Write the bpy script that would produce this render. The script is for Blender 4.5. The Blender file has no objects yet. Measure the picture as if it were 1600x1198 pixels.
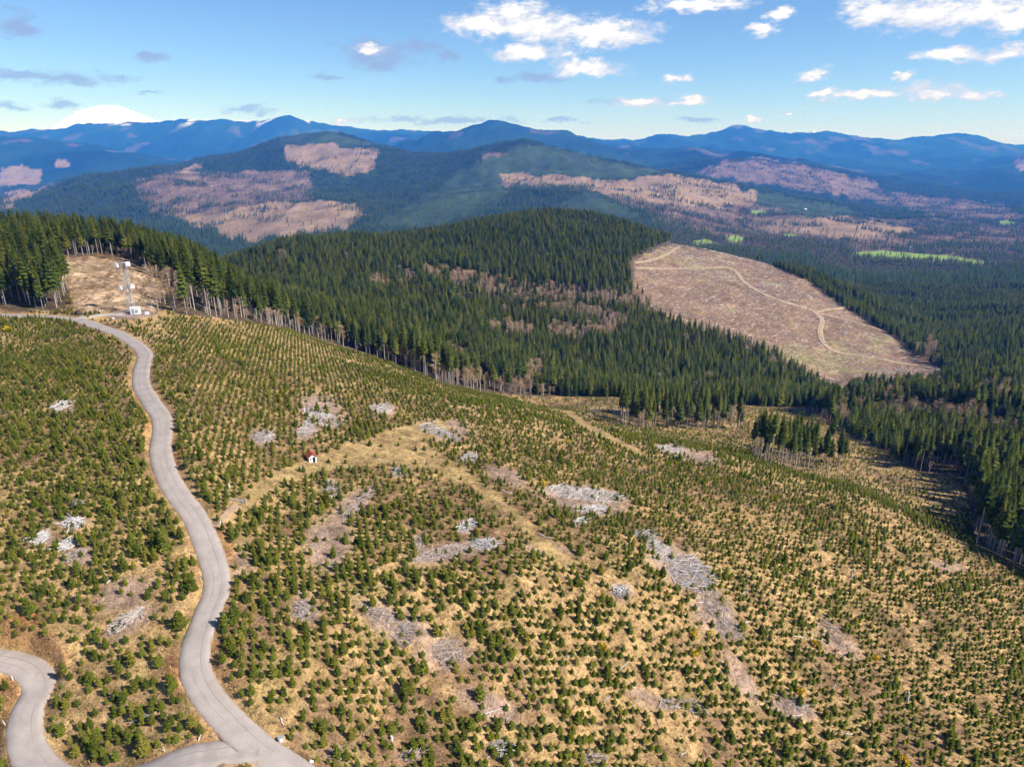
import bpy, math, random
import numpy as np
from mathutils import Vector, Matrix
R = math.radians
rng = np.random.default_rng(7)
random.seed(7)
sc = bpy.context.scene
COL = sc.collection

# ------------------------------------------------------------------ camera, sky, sun, exposure
PITCH = R(19.6); FOC = 1081.0; IW, IH = 1600.0, 1198.0; CX, CY = 800.0, 599.0
SP, CP = math.sin(PITCH), math.cos(PITCH)
CAMZ = 70.0
SUN_EL = R(40.0)
SUN_AZ = math.atan2(0.95, -0.31)          # measured from +Y towards +X
SUN_DIR = Vector((math.sin(SUN_AZ) * math.cos(SUN_EL), math.cos(SUN_AZ) * math.cos(SUN_EL), math.sin(SUN_EL)))
EXPOSURE = 0.50
SKY_STRENGTH = 0.107
SUN_STRENGTH = 5.0

cd = bpy.data.cameras.new('camera'); cam = bpy.data.objects.new('camera', cd); COL.objects.link(cam)
cd.sensor_fit = 'HORIZONTAL'; cd.sensor_width = 36.0; cd.lens = 36.0 * FOC / IW
cd.clip_start = 1.0; cd.clip_end = 120000.0
cam.location = (0, 0, CAMZ); cam.rotation_euler = (R(90) - PITCH, 0, 0)
sc.camera = cam

sc.view_settings.view_transform = 'Standard'; sc.view_settings.look = 'None'
sc.view_settings.gamma = 1.0; sc.view_settings.use_curve_mapping = False
sc.view_settings.exposure = EXPOSURE
sc.cycles.max_bounces = 4; sc.cycles.diffuse_bounces = 2; sc.cycles.glossy_bounces = 1
sc.cycles.transmission_bounces = 2; sc.cycles.volume_bounces = 3; sc.cycles.transparent_max_bounces = 4
sc.cycles.use_denoising = True
try:
    sc.cycles.denoising_prefilter = 'FAST'
except Exception:
    pass
sc.cycles.caustics_reflective = False; sc.cycles.caustics_refractive = False
sc.render.use_persistent_data = False

sd = bpy.data.lights.new('sun', 'SUN'); so = bpy.data.objects.new('sun', sd); COL.objects.link(so)
sd.energy = SUN_STRENGTH; sd.angle = R(0.5); sd.color = (1.0, 0.96, 0.92)
so.rotation_euler = (-SUN_DIR).to_track_quat('-Z', 'Y').to_euler()
so.location = (200, 0, 400)


class NT:
    """small helper for node trees"""
    def __init__(s, tree):
        s.t = tree; s.n = tree.nodes; s.l = tree.links
    def node(s, kind, **kw):
        n = s.n.new(kind)
        for k, v in kw.items():
            setattr(n, k, v)
        return n
    def put(s, sock, v):
        if isinstance(v, bpy.types.NodeSocket):
            s.l.new(v, sock)
        elif v is not None:
            sock.default_value = v
    def math(s, op, a, b=None, c=None, clamp=False):
        n = s.node('ShaderNodeMath', operation=op, use_clamp=clamp)
        s.put(n.inputs[0], a)
        if b is not None: s.put(n.inputs[1], b)
        if c is not None: s.put(n.inputs[2], c)
        return n.outputs[0]
    def mix(s, f, a, b, blend='MIX'):
        n = s.node('ShaderNodeMix', data_type='RGBA', blend_type=blend, clamp_factor=True)
        s.put(n.inputs[0], f)
        for i, v in ((6, a), (7, b)):
            if isinstance(v, (tuple, list)) and len(v) == 3: v = (*v, 1.0)
            s.put(n.inputs[i], v)
        return n.outputs[2]
    def noise(s, vec, scale, detail=3.0, rough=0.55, dist=0.0):
        n = s.node('ShaderNodeTexNoise')
        if vec is not None: s.put(n.inputs['Vector'], vec)
        n.inputs['Scale'].default_value = scale; n.inputs['Detail'].default_value = detail
        n.inputs['Roughness'].default_value = rough; n.inputs['Distortion'].default_value = dist
        return n.outputs['Fac']
    def ramp(s, v, a, b, c=0.0, d=1.0, smooth=True):
        n = s.node('ShaderNodeMapRange', interpolation_type='SMOOTHSTEP' if smooth else 'LINEAR')
        s.put(n.inputs[0], v)
        n.inputs[1].default_value = a; n.inputs[2].default_value = b
        n.inputs[3].default_value = c; n.inputs[4].default_value = d
        return n.outputs[0]


def pix_angles(px, py):
    u = (px - CX) / FOC; v = (py - CY) / FOC
    x, y, z = u, CP - v * SP, -(SP + v * CP)
    return math.atan2(x, y), math.atan2(z, math.hypot(x, y))


# white heaps: (px, py, half width px, half height px); grey wisps the same
CLOUDS_WHITE = [(800, 22, 52, 22), (755, 38, 60, 17), (850, 44, 75, 24), (935, 52, 80, 22), (985, 58, 40, 14),
                (830, 83, 60, 13), (800, 78, 22, 10), (915, 106, 52, 14), (1000, 160, 38, 10), (1072, 159, 30, 8),
                (1270, 118, 24, 12), (1090, 8, 80, 11), (1218, 24, 24, 9), (1190, 46, 24, 8), (1362, 20, 45, 24),
                (1440, 22, 85, 26), (1530, 20, 80, 26), (1600, 22, 70, 26), (1500, 86, 55, 12), (1570, 84, 40, 13),
                (1340, 148, 70, 8), (1450, 143, 50, 13), (1520, 151, 42, 8), (1285, 145, 22, 6), (1410, 116, 16, 7),
                (1180, 188, 10, 8), (1058, 124, 20, 6), (535, 193, 14, 6), (585, 79, 26, 7), (1690, 60, 70, 20), (1230, 178, 8, 4)]
CLOUDS_GREY = [(110, 122, 95, 12), (30, 117, 60, 10), (30, 40, 45, 22), (232, 90, 28, 10), (590, 82, 70, 24),
               (585, 103, 40, 14), (515, 120, 28, 6), (95, 165, 35, 7), (235, 146, 24, 4), (395, 171, 40, 7), (700, 188, 130, 7),
               (840, 122, 60, 9), (660, 75, 30, 10), (790, 125, 20, 6), (15, 168, 40, 8), (1080, 187, 40, 4), (880, 188, 40, 4),
               (700, 88, 18, 8), (1005, 158, 80, 7)]

world = bpy.data.worlds.new('World'); sc.world = world; world.use_nodes = True
world.cycles.sampling_method = 'MANUAL'; world.cycles.sample_map_resolution = 512
w = NT(world.node_tree)
for n in list(w.n): w.n.remove(n)
sky = w.node('ShaderNodeTexSky', sky_type='NISHITA')
sky.sun_disc = False; sky.sun_elevation = SUN_EL; sky.sun_rotation = SUN_AZ
sky.altitude = 500; sky.air_density = 0.75; sky.dust_density = 0.08; sky.ozone_density = 7.0
tc = w.node('ShaderNodeTexCoord'); sep = w.node('ShaderNodeSeparateXYZ'); w.l.new(tc.outputs['Generated'], sep.inputs[0])
dx, dy, dz = sep.outputs
az = w.math('ARCTAN2', dx, dy)
el = w.math('ARCSINE', dz)
cv = w.node('ShaderNodeCombineXYZ'); w.l.new(az, cv.inputs[0]); w.l.new(w.math('MULTIPLY', el, 2.1), cv.inputs[1])
ang = cv.outputs[0]
ce = w.node('ShaderNodeCombineXYZ'); w.l.new(az, ce.inputs[0]); w.l.new(el, ce.inputs[1])
wn = w.node('ShaderNodeTexNoise'); w.l.new(ang, wn.inputs['Vector']); wn.inputs['Scale'].default_value = 46.0; wn.inputs['Detail'].default_value = 3.0; wn.inputs['Roughness'].default_value = 0.6
wv = w.node('ShaderNodeVectorMath', operation='MULTIPLY_ADD'); w.l.new(wn.outputs['Color'], wv.inputs[0]); wv.inputs[1].default_value = (0.050, 0.020, 0); wv.inputs[2].default_value = (-0.025, -0.010, 0)
wa_ = w.node('ShaderNodeVectorMath', operation='ADD'); w.l.new(ce.outputs[0], wa_.inputs[0]); w.l.new(wv.outputs[0], wa_.inputs[1]); ae = wa_.outputs[0]
n_edge = w.noise(ang, 34.0, 4.0, 0.62)
n_fine = w.noise(ang, 140.0, 2.0, 0.6)
n_warp = w.noise(ang, 14.0, 1.0, 0.5)


def ellipses(lst):
    out = None
    for (px, py, hw, hh) in lst:
        a0, e0 = pix_angles(px, py)
        a1, _ = pix_angles(px + hw, py); _, e1 = pix_angles(px, py - hh)
        wa, we = abs(a1 - a0), abs(e1 - e0)
        n = w.node('ShaderNodeVectorMath', operation='MULTIPLY_ADD'); w.l.new(ae, n.inputs[0])
        n.inputs[1].default_value = (1 / wa, 1 / we, 0); n.inputs[2].default_value = (-a0 / wa, -e0 / we, 0)
        q = w.node('ShaderNodeVectorMath', operation='LENGTH'); w.l.new(n.outputs[0], q.inputs[0]); t = q.outputs['Value']
        out = t if out is None else w.math('SMOOTH_MIN', out, t, 0.3)
    return w.math('SUBTRACT', 1.0, out)


# cloud field that carries on beyond the frame: noise on a cloud deck seen in perspective
inv = w.math('DIVIDE', 1.0, w.math('ADD', w.math('MAXIMUM', dz, 0.0), 0.06))
pv = w.node('ShaderNodeCombineXYZ'); w.l.new(w.math('MULTIPLY', dx, inv), pv.inputs[0]); w.l.new(w.math('MULTIPLY', dy, inv), pv.inputs[1])
deck = w.ramp(w.noise(pv.outputs[0], 0.9, 4.0, 0.6), 0.58, 0.72)
a_in = w.ramp(w.math('ABSOLUTE', az), R(37), R(42))
e_in = w.ramp(el, R(11.5), R(14.5))
deck = w.math('MULTIPLY', deck, w.math('MAXIMUM', w.math('MULTIPLY', a_in, w.ramp(el, R(0.5), R(4))), e_in))

e_sum = w.math('ADD', w.math('MULTIPLY_ADD', n_edge, 2.2, -0.98), w.math('MULTIPLY_ADD', n_fine, 0.7, -0.35))
wh = w.math('ADD', ellipses(CLOUDS_WHITE), e_sum)
whm = w.ramp(wh, -0.32, 0.62)
gr = w.math('ADD', ellipses(CLOUDS_GREY), w.math('MULTIPLY', e_sum, 1.15))
grm = w.math('MULTIPLY', w.ramp(gr, -0.15, 1.0), 0.75)
whm = w.math('MAXIMUM', whm, w.math('MULTIPLY', deck, 0.9))
shade = w.ramp(w.math('ADD', wh, w.math('MULTIPLY_ADD', n_warp, 1.6, -0.8)), 0.05, 1.0)
c_white = w.mix(shade, (0.60, 0.66, 0.80), (1.0, 0.99, 0.98))
bg_sky = w.node('ShaderNodeBackground'); w.l.new(sky.outputs[0], bg_sky.inputs[0]); bg_sky.inputs[1].default_value = SKY_STRENGTH
bg_w = w.node('ShaderNodeBackground'); w.l.new(c_white, bg_w.inputs[0]); bg_w.inputs[1].default_value = 0.80
bg_g = w.node('ShaderNodeBackground'); bg_g.inputs[0].default_value = (0.36, 0.44, 0.66, 1); bg_g.inputs[1].default_value = 0.62
m1 = w.node('ShaderNodeMixShader'); w.l.new(grm, m1.inputs[0]); w.l.new(bg_sky.outputs[0], m1.inputs[1]); w.l.new(bg_g.outputs[0], m1.inputs[2])
m2 = w.node('ShaderNodeMixShader'); w.l.new(whm, m2.inputs[0]); w.l.new(m1.outputs[0], m2.inputs[1]); w.l.new(bg_w.outputs[0], m2.inputs[2])
wo = w.node('ShaderNodeOutputWorld'); w.l.new(m2.outputs[0], wo.inputs[0])


# ------------------------------------------------------------------ helpers
def unproj(px, py, d):
    u = (np.asarray(px, float) - CX) / FOC; v = (np.asarray(py, float) - CY) / FOC
    d = np.asarray(d, float)
    return u * d, (CP - v * SP) * d, CAMZ - (SP + v * CP) * d


def proj(X, Y, Z):
    zc = Z - CAMZ
    d = Y * CP - zc * SP
    d_ = np.maximum(d, 1e-3)
    return CX + FOC * X / d_, CY - FOC * (Y * SP + zc * CP) / d_, d


def in_poly(px, py, poly):
    inside = np.zeros(np.shape(px), bool)
    n = len(poly)
    for i in range(n):
        x0, y0 = poly[i]; x1, y1 = poly[(i + 1) % n]
        c = (y0 > py) != (y1 > py)
        xi = (x1 - x0) * (py - y0) / ((y1 - y0) if y1 != y0 else 1e-9) + x0
        inside ^= c & (px < xi)
    return inside


def _hash(ix, iy, seed):
    h = (ix.astype(np.int64) * 374761393 + iy.astype(np.int64) * 668265263 + seed * 974711) & 0xffffffff
    h = ((h ^ (h >> 13)) * 1274126177) & 0xffffffff
    return ((h ^ (h >> 16)) & 0xffff) / 65535.0


def vnoise(x, y, seed=0):
    x = np.asarray(x, float); y = np.asarray(y, float)
    ix = np.floor(x); iy = np.floor(y); fx = x - ix; fy = y - iy
    fx = fx * fx * (3 - 2 * fx); fy = fy * fy * (3 - 2 * fy)
    a = _hash(ix, iy, seed); b = _hash(ix + 1, iy, seed); c = _hash(ix, iy + 1, seed); d = _hash(ix + 1, iy + 1, seed)
    return (a * (1 - fx) + b * fx) * (1 - fy) + (c * (1 - fx) + d * fx) * fy


def fbm(x, y, seed=0, octv=4, gain=0.5):
    s = 0; amp = 1; tot = 0
    for o in range(octv):
        s = s + amp * vnoise(x * 2 ** o + 17.3 * o, y * 2 ** o - 9.1 * o, seed + o); tot += amp; amp *= gain
    return s / tot


def ridged(x, y, seed=0, octv=4):
    s = 0; amp = 1; tot = 0
    for o in range(octv):
        s = s + amp * (1 - np.abs(2 * vnoise(x * 2 ** o, y * 2 ** o, seed + o) - 1)); tot += amp; amp *= 0.5
    return s / tot


def sstep(x, a, b):
    t = np.clip((x - a) / (b - a), 0, 1)
    return t * t * (3 - 2 * t)


def mesh_np(name, co, faces, mat=None, smooth=False):
    """faces: (n,3) or (n,4) int array"""
    me = bpy.data.meshes.new(name)
    co = np.asarray(co, np.float32); faces = np.asarray(faces, np.int32)
    k = faces.shape[1]
    me.vertices.add(len(co)); me.vertices.foreach_set('co', co.ravel())
    me.loops.add(faces.size); me.loops.foreach_set('vertex_index', faces.ravel())
    me.polygons.add(len(faces)); me.polygons.foreach_set('loop_start', np.arange(0, faces.size, k, dtype=np.int32))
    if smooth: me.polygons.foreach_set('use_smooth', np.ones(len(faces), bool))
    me.update(calc_edges=True)
    if mat: me.materials.append(mat)
    return me


def tag(o, label=None, cat=None, group=None, kind=None):
    if label: o['label'] = label
    if cat: o['category'] = cat
    if group: o['group'] = group
    if kind: o['kind'] = kind
    return o


def obj(name, me, parent=None, loc=None, rot=None, scale=None):
    o = bpy.data.objects.new(name, me); COL.objects.link(o)
    if parent: o.parent = parent
    if loc is not None: o.location = loc
    if rot is not None: o.rotation_euler = rot
    if scale is not None: o.scale = scale if hasattr(scale, '__len__') else (scale,) * 3
    return o


class MB:
    """collects quads and triangles"""
    def __init__(s): s.v = []; s.f = []
    def add(s, vs, fs):
        b = len(s.v); s.v.extend([tuple(p) for p in vs]); s.f.extend([tuple(b + i for i in f) for f in fs]); return s
    def box(s, c, size, rz=0.0, taper=1.0):
        hx, hy, hz = [k / 2 for k in size]; cs, sn = math.cos(rz), math.sin(rz)
        P = []
        for z, k in ((-hz, 1.0), (hz, taper)):
            for x, y in ((-hx, -hy), (hx, -hy), (hx, hy), (-hx, hy)):
                x *= k; y *= k
                P.append((c[0] + x * cs - y * sn, c[1] + x * sn + y * cs, c[2] + z))
        return s.add(P, [(0, 3, 2, 1), (4, 5, 6, 7), (0, 1, 5, 4), (1, 2, 6, 5), (2, 3, 7, 6), (3, 0, 4, 7)])
    def tube(s, a, b, r0, r1=None, n=6, cap=True):
        r1 = r0 if r1 is None else r1
        a = Vector(a); b = Vector(b); d = (b - a).normalized()
        t = Vector((0, 0, 1)) if abs(d.z) < 0.9 else Vector((1, 0, 0))
        u = d.cross(t).normalized(); q = d.cross(u)
        P = [a + (u * math.cos(2 * math.pi * i / n) + q * math.sin(2 * math.pi * i / n)) * r0 for i in range(n)]
        P += [b + (u * math.cos(2 * math.pi * i / n) + q * math.sin(2 * math.pi * i / n)) * r1 for i in range(n)]
        F = [(i, (i + 1) % n, n + (i + 1) % n, n + i) for i in range(n)]
        if cap: F += [tuple(range(n - 1, -1, -1)), tuple(range(n, 2 * n))]
        return s.add(P, F)
    def mesh(s, name, mat, smooth=False):
        me = bpy.data.meshes.new(name); me.from_pydata(s.v, [], s.f); me.update()
        if mat: me.materials.append(mat)
        if smooth:
            me.polygons.foreach_set('use_smooth', np.ones(len(me.polygons), bool))
        return me
    def build(s, name, mat, parent=None, **kw):
        return obj(name, s.mesh(name, mat), parent, **kw)


def empty(name, loc, rz=0.0):
    o = bpy.data.objects.new(name, None); COL.objects.link(o); o.location = loc; o.rotation_euler = (0, 0, rz)
    o.empty_display_size = 0.2
    return o


# ------------------------------------------------------------------ materials
def new_mat(name, rough=0.9, spec=0.2):
    m = bpy.data.materials.new(name); m.use_nodes = True
    t = NT(m.node_tree); b = t.n['Principled BSDF']
    b.inputs['Roughness'].default_value = rough
    b.inputs['Specular IOR Level'].default_value = spec
    return m, t, b


def plain(name, col, rough=0.85, spec=0.2, var=0.15, scale=2.0, metal=0.0):
    m, t, b = new_mat(name, rough, spec)
    tcn = t.node('ShaderNodeTexCoord')
    f = t.ramp(t.noise(tcn.outputs['Object'], scale, 4), 0.25, 0.75, 1 - var, 1 + var, False)
    mm = t.node('ShaderNodeVectorMath', operation='SCALE'); mm.inputs[0].default_value = col; t.l.new(f, mm.inputs['Scale'])
    t.l.new(mm.outputs[0], b.inputs['Base Color'])
    b.inputs['Metallic'].default_value = metal
    return m


def foliage(name, dark, light, warm, transl=0.14):
    """needle foliage: colour varies from tree to tree and clump to clump"""
    m = bpy.data.materials.new(name); m.use_nodes = True
    t = NT(m.node_tree); t.n.remove(t.n['Principled BSDF']); out = t.n['Material Output']
    oi = t.node('ShaderNodeObjectInfo'); g = t.node('ShaderNodeNewGeometry')
    c = t.mix(oi.outputs['Random'], dark, light)
    r2 = t.math('FRACT', t.math('MULTIPLY', oi.outputs['Random'], 17.37))
    c = t.mix(t.ramp(r2, 0.72, 1.0, 0.0, 0.8), c, warm)
    isl = t.ramp(g.outputs['Random Per Island'], 0.0, 1.0, 0.62, 1.4, False)
    mm = t.node('ShaderNodeVectorMath', operation='SCALE'); t.l.new(c, mm.inputs[0]); t.l.new(isl, mm.inputs['Scale'])
    d = t.node('ShaderNodeBsdfDiffuse'); t.l.new(mm.outputs[0], d.inputs[0])
    tr = t.node('ShaderNodeBsdfTranslucent'); t.l.new(mm.outputs[0], tr.inputs[0])
    mx = t.node('ShaderNodeMixShader'); mx.inputs[0].default_value = transl
    t.l.new(d.outputs[0], mx.inputs[1]); t.l.new(tr.outputs[0], mx.inputs[2]); t.l.new(mx.outputs[0], out.inputs[0])
    return m


def varied(name, a, b_, rough=0.9):
    m, t, b = new_mat(name, rough, 0.15)
    oi = t.node('ShaderNodeObjectInfo'); g = t.node('ShaderNodeNewGeometry')
    c = t.mix(oi.outputs['Random'], a, b_)
    isl = t.ramp(g.outputs['Random Per Island'], 0.0, 1.0, 0.65, 1.3, False)
    mm = t.node('ShaderNodeVectorMath', operation='SCALE'); t.l.new(c, mm.inputs[0]); t.l.new(isl, mm.inputs['Scale'])
    t.l.new(mm.outputs[0], b.inputs['Base Color'])
    return m


M = {}
M['needles'] = foliage('fir_needles', (0.030, 0.050, 0.012), (0.132, 0.160, 0.030), (0.20, 0.190, 0.038))
M['needles_far'] = foliage('far_fir_needles', (0.030, 0.056, 0.020), (0.080, 0.115, 0.032), (0.125, 0.135, 0.040), 0.1)
M['sapling'] = foliage('young_fir_needles', (0.095, 0.120, 0.018), (0.205, 0.222, 0.032), (0.30, 0.255, 0.048))
M['bark'] = varied('fir_bark', (0.24, 0.20, 0.165), (0.42, 0.37, 0.32))
M['bare_bark'] = varied('alder_bark', (0.30, 0.26, 0.22), (0.46, 0.41, 0.36))
M['twigs'] = varied('bare_twigs', (0.36, 0.235, 0.135), (0.56, 0.375, 0.215))
M['twigs_far'] = varied('far_bare_twigs', (0.20, 0.14, 0.105), (0.30, 0.215, 0.16))
M['gorse'] = foliage('gorse_flowers', (0.60, 0.38, 0.02), (0.72, 0.47, 0.03), (0.45, 0.38, 0.05))
M['straw'] = varied('dry_grass_blades', (0.32, 0.21, 0.09), (0.60, 0.42, 0.185))
M['brush'] = varied('brown_brush', (0.20, 0.125, 0.07), (0.33, 0.21, 0.12))
M['wood'] = varied('bleached_wood', (0.38, 0.34, 0.32), (0.74, 0.70, 0.67))
M['wood_brown'] = varied('weathered_wood', (0.34, 0.26, 0.21), (0.60, 0.51, 0.45))
M['metal'] = plain('galvanised_steel', (0.34, 0.355, 0.38), 0.45, 0.5, 0.1)
M['white'] = plain('white_paint', (0.80, 0.80, 0.79), 0.5, 0.4, 0.05)
M['concrete'] = plain('pale_concrete', (0.50, 0.48, 0.45), 0.9, 0.2, 0.12)
M['rust'] = plain('rusty_sheet_roof', (0.30, 0.075, 0.030), 0.8, 0.2, 0.35, 6.0)
M['dark'] = plain('dark_opening', (0.02, 0.02, 0.022), 0.8, 0.2, 0.2)
M['greywall'] = plain('grey_board_wall', (0.30, 0.32, 0.34), 0.8, 0.2, 0.2)
M['stone'] = plain('dark_boulder_stone', (0.075, 0.06, 0.05), 0.9, 0.2, 0.4, 1.5)
M['asphalt_c'] = plain('culvert_metal', (0.35, 0.36, 0.36), 0.6, 0.4, 0.2)
M['barn'] = plain('white_barn_paint', (0.8, 0.8, 0.78), 0.6, 0.3, 0.05)
M['barn_roof'] = plain('pale_sheet_roof', (0.62, 0.63, 0.64), 0.5, 0.4, 0.05)

# ------------------------------------------------------------------ terrain
# Height profile: "stations" from near to far. P: points seen in the photograph (px, py, depth); H: hidden ground (px, depth, drop below the drone)
def P_(lst): return [(px, py, d) for (px, py, d) in lst]
def H_(lst):
    return [(px, CY + FOC * ((drop / d) - SP) / CP, d) for (px, d, drop) in lst]

ST = []
ST.append(H_([(-100, 44, 84), (800, 45, 88), (1700, 48, 96)]))
ST.append(P_([(-300, 1198, 105), (0, 1198, 101), (400, 1198, 98), (800, 1198, 114), (1200, 1198, 134), (1600, 1198, 146), (1900, 1198, 158)]))
ST.append(P_([(-300, 880, 128), (0, 880, 127), (300, 860, 131), (400, 860, 134), (600, 860, 140), (800, 860, 148), (1000, 880, 158),
              (1200, 920, 172), (1300, 950, 176), (1450, 1000, 177), (1600, 1050, 176), (1900, 1100, 182)]))
ST.append(P_([(-300, 620, 185), (0, 620, 185), (240, 638, 178), (300, 635, 181), (400, 630, 200), (600, 650, 215), (800, 668, 235),
              (1000, 705, 245), (1200, 745, 245), (1330, 782, 238), (1450, 832, 229), (1600, 902, 214), (1900, 1000, 205)]))
ST.append(P_([(-300, 500, 272), (0, 500, 270), (100, 495, 276), (205, 490, 280), (290, 491, 290), (450, 526, 320), (600, 564, 345),
              (700, 597, 368), (830, 632, 400), (900, 645, 415), (1080, 670, 430), (1160, 690, 400), (1240, 736, 350), (1330, 752, 320), (1400, 785, 292),
              (1500, 828, 265), (1600, 880, 240), (1900, 980, 235)]))
ST.append(P_([(-300, 420, 345), (0, 410, 345), (110, 406, 348), (205, 425, 345)]) +
          H_([(300, 390, 73), (380, 410, 92), (450, 450, 116), (600, 470, 146), (700, 480, 166), (830, 500, 184)]) +
          P_([(960, 622, 520), (1080, 638, 510), (1240, 655, 490), (1330, 685, 440), (1400, 708, 400), (1500, 760, 335), (1600, 805, 305), (1900, 905, 295)]))
ST.append(H_([(-300, 480, 66), (0, 470, 66), (200, 470, 70), (300, 480, 84), (380, 500, 106), (450, 545, 131), (600, 560, 153), (700, 570, 170), (830, 580, 189), (960, 595, 204), (1080, 600, 212), (1240, 600, 216), (1330, 560, 207), (1400, 540, 200), (1500, 500, 186), (1600, 470, 180), (1900, 460, 178)]))
ST.append(H_([(-300, 650, 150), (0, 650, 150), (300, 650, 150), (380, 650, 152), (450, 650, 148), (600, 650, 160), (700, 650, 174), (830, 660, 194), (1000, 670, 216),
              (1200, 690, 236), (1300, 700, 242), (1450, 680, 228), (1600, 660, 218), (1900, 650, 215)]))
ST.append(H_([(-300, 950, 215), (0, 950, 210), (300, 930, 185), (380, 900, 158), (450, 900, 143), (600, 1000, 152), (700, 1100, 153), (780, 1200, 143), (850, 1250, 140), (930, 1270, 149), (1000, 1270, 170)]) +
          P_([(1050, 384, 1250), (1150, 400, 1200), (1250, 437, 1100), (1350, 500, 960), (1420, 543, 870), (1500, 540, 870), (1600, 520, 900), (1900, 510, 900)]))
ST.append(H_([(-300, 1800, 360), (0, 1800, 360), (430, 1800, 350), (800, 1800, 330), (1000, 1750, 330), (1100, 1650, 312), (1300, 1500, 322), (1450, 1450, 330), (1600, 1400, 318), (1900, 1400, 318)]))
ST.append(H_([(-300, 2500, 420), (0, 2500, 420), (430, 2500, 410), (800, 2500, 380), (1000, 2450, 352), (1150, 2450, 352), (1300, 2500, 390), (1450, 2500, 407), (1600, 2500, 412), (1900, 2500, 412)]))
ST.append(P_([(-300, 338, 3500), (0, 336, 3500), (300, 356, 3200), (430, 346, 3200), (570, 346, 3300), (800, 330, 3400), (1000, 342, 3200), (1150, 360, 3200), (1300, 356, 3500), (1450, 370, 3300), (1600, 371, 3300), (1900, 371, 3300)]))
ST.append(P_([(-300, 330, 4300), (0, 322, 4300), (60, 306, 4500), (130, 281, 4800), (250, 266, 5000), (330, 285, 4600), (430, 292, 4500), (600, 298, 4300), (680, 285, 4400), (760, 268, 4500),
              (900, 286, 4400), (1050, 302, 4300), (1200, 322, 4300), (1350, 341, 4300), (1600, 346, 4300), (1900, 346, 4300)]))
ST.append(H_([(-300, 6500, 545), (0, 6500, 545), (100, 6500, 560), (200, 6400, 470)]) +
          P_([(260, 264, 6300), (320, 250, 6300), (400, 233, 6400), (450, 214, 6500), (515, 207, 6500), (560, 215, 6500), (600, 229, 6300), (650, 238, 6000), (700, 240, 5800), (760, 231, 5500), (820, 223, 5500),
              (880, 236, 5400), (960, 254, 5200), (1040, 270, 5200), (1100, 281, 5200), (1200, 301, 5200), (1300, 323, 5200), (1400, 333, 5300), (1600, 331, 5500), (1900, 331, 5500)]))
ST.append(H_([(-300, 7300, 575), (0, 7300, 575), (250, 7300, 560), (500, 7500, 330), (800, 6700, 330), (1040, 6600, 480), (1300, 6500, 560), (1600, 6700, 575), (1900, 6700, 575)]))
ST.append(P_([(-300, 290, 8500), (0, 290, 8500), (150, 283, 8700), (250, 272, 9000), (400, 262, 9000), (600, 250, 9000), (800, 258, 8800), (980, 268, 8000), (1060, 263, 8000), (1130, 251, 8000), (1180, 246, 8000), (1260, 257, 8000), (1340, 276, 8000),
              (1420, 291, 8000), (1500, 298, 8200), (1600, 297, 8200), (1900, 297, 8200)]))
ST.append(P_([(-300, 205, 11500), (0, 213, 11500), (60, 216, 11500), (120, 225, 11500), (180, 236, 11500), (250, 252, 11500), (330, 250, 11500), (420, 238, 11500), (500, 236, 11500), (600, 234, 11500), (650, 225, 11500), (700, 207, 11500),
              (735, 199, 11500), (770, 194, 11500), (800, 198, 11500), (830, 205, 11500), (880, 213, 11500), (950, 230, 11500), (1000, 240, 11500), (1050, 240, 11500), (1085, 233, 11500), (1120, 240, 11500), (1200, 254, 11500), (1300, 265, 11500), (1400, 267, 11500),
              (1500, 262, 11500), (1600, 248, 11500), (1900, 235, 11500)]))
ST.append(H_([(-300, 13500, 480), (0, 13500, 480), (700, 13500, 440), (800, 13500, 440), (1000, 13500, 560), (1600, 13500, 480), (1900, 13500, 480)]))
ST.append(P_([(-300, 205, 17000), (0, 206, 17000), (50, 202, 17000), (100, 200, 17000), (160, 195, 17000), (250, 194, 17000), (295, 188, 17000), (350, 190, 17000), (400, 191, 17000), (425, 186, 17000), (440, 182, 17000), (465, 189, 17000), (500, 194, 17000), (560, 201, 17000),
              (640, 205, 17000), (800, 214, 17000), (900, 212, 17000), (960, 218, 17000), (1010, 214, 17000), (1080, 210, 17000), (1120, 204, 17000), (1150, 197, 17000), (1180, 206, 17000), (1230, 211, 17000), (1280, 209, 17000), (1330, 214, 17000),
              (1400, 217, 17000), (1440, 214, 17000), (1475, 211, 17000), (1520, 216, 17000), (1560, 226, 17000), (1600, 233, 17000), (1900, 238, 17000)]))
ST.append(H_([(0, 21000, 420), (1600, 21000, 420)]))
ST.append(H_([(0, 30000, 380), (1600, 30000, 380)]))
ST.append(H_([(0, 50000, 450), (1600, 50000, 450)]))

NA, NR = 760, 900
A_MAX = 1.30
agrid = np.linspace(-A_MAX, A_MAX, NA)
YMIN, YMAX = 14.0, 24500.0
lgrid = np.linspace(math.log(YMIN), math.log(YMAX), NR)


def gauss1(a, s):
    k = np.arange(-int(3 * s), int(3 * s) + 1); g = np.exp(-0.5 * (k / s) ** 2); g /= g.sum()
    p = np.pad(a, len(k) // 2, mode='edge')
    return np.convolve(p, g, 'valid')


sY, sZ = [], []
for st in ST:
    arr = np.array(st, float)
    X, Y, Z = unproj(arr[:, 0], arr[:, 1], arr[:, 2])
    a = X / Y; o = np.argsort(a)
    yy = gauss1(np.interp(agrid, a[o], Y[o]), 5); zz = gauss1(np.interp(agrid, a[o], Z[o]), 3.0)
    sY.append(yy); sZ.append(zz)
sY = np.array(sY); sZ = np.array(sZ)
for i in range(1, len(sY)):
    sY[i] = np.maximum(sY[i], sY[i - 1] * 1.05)


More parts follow.
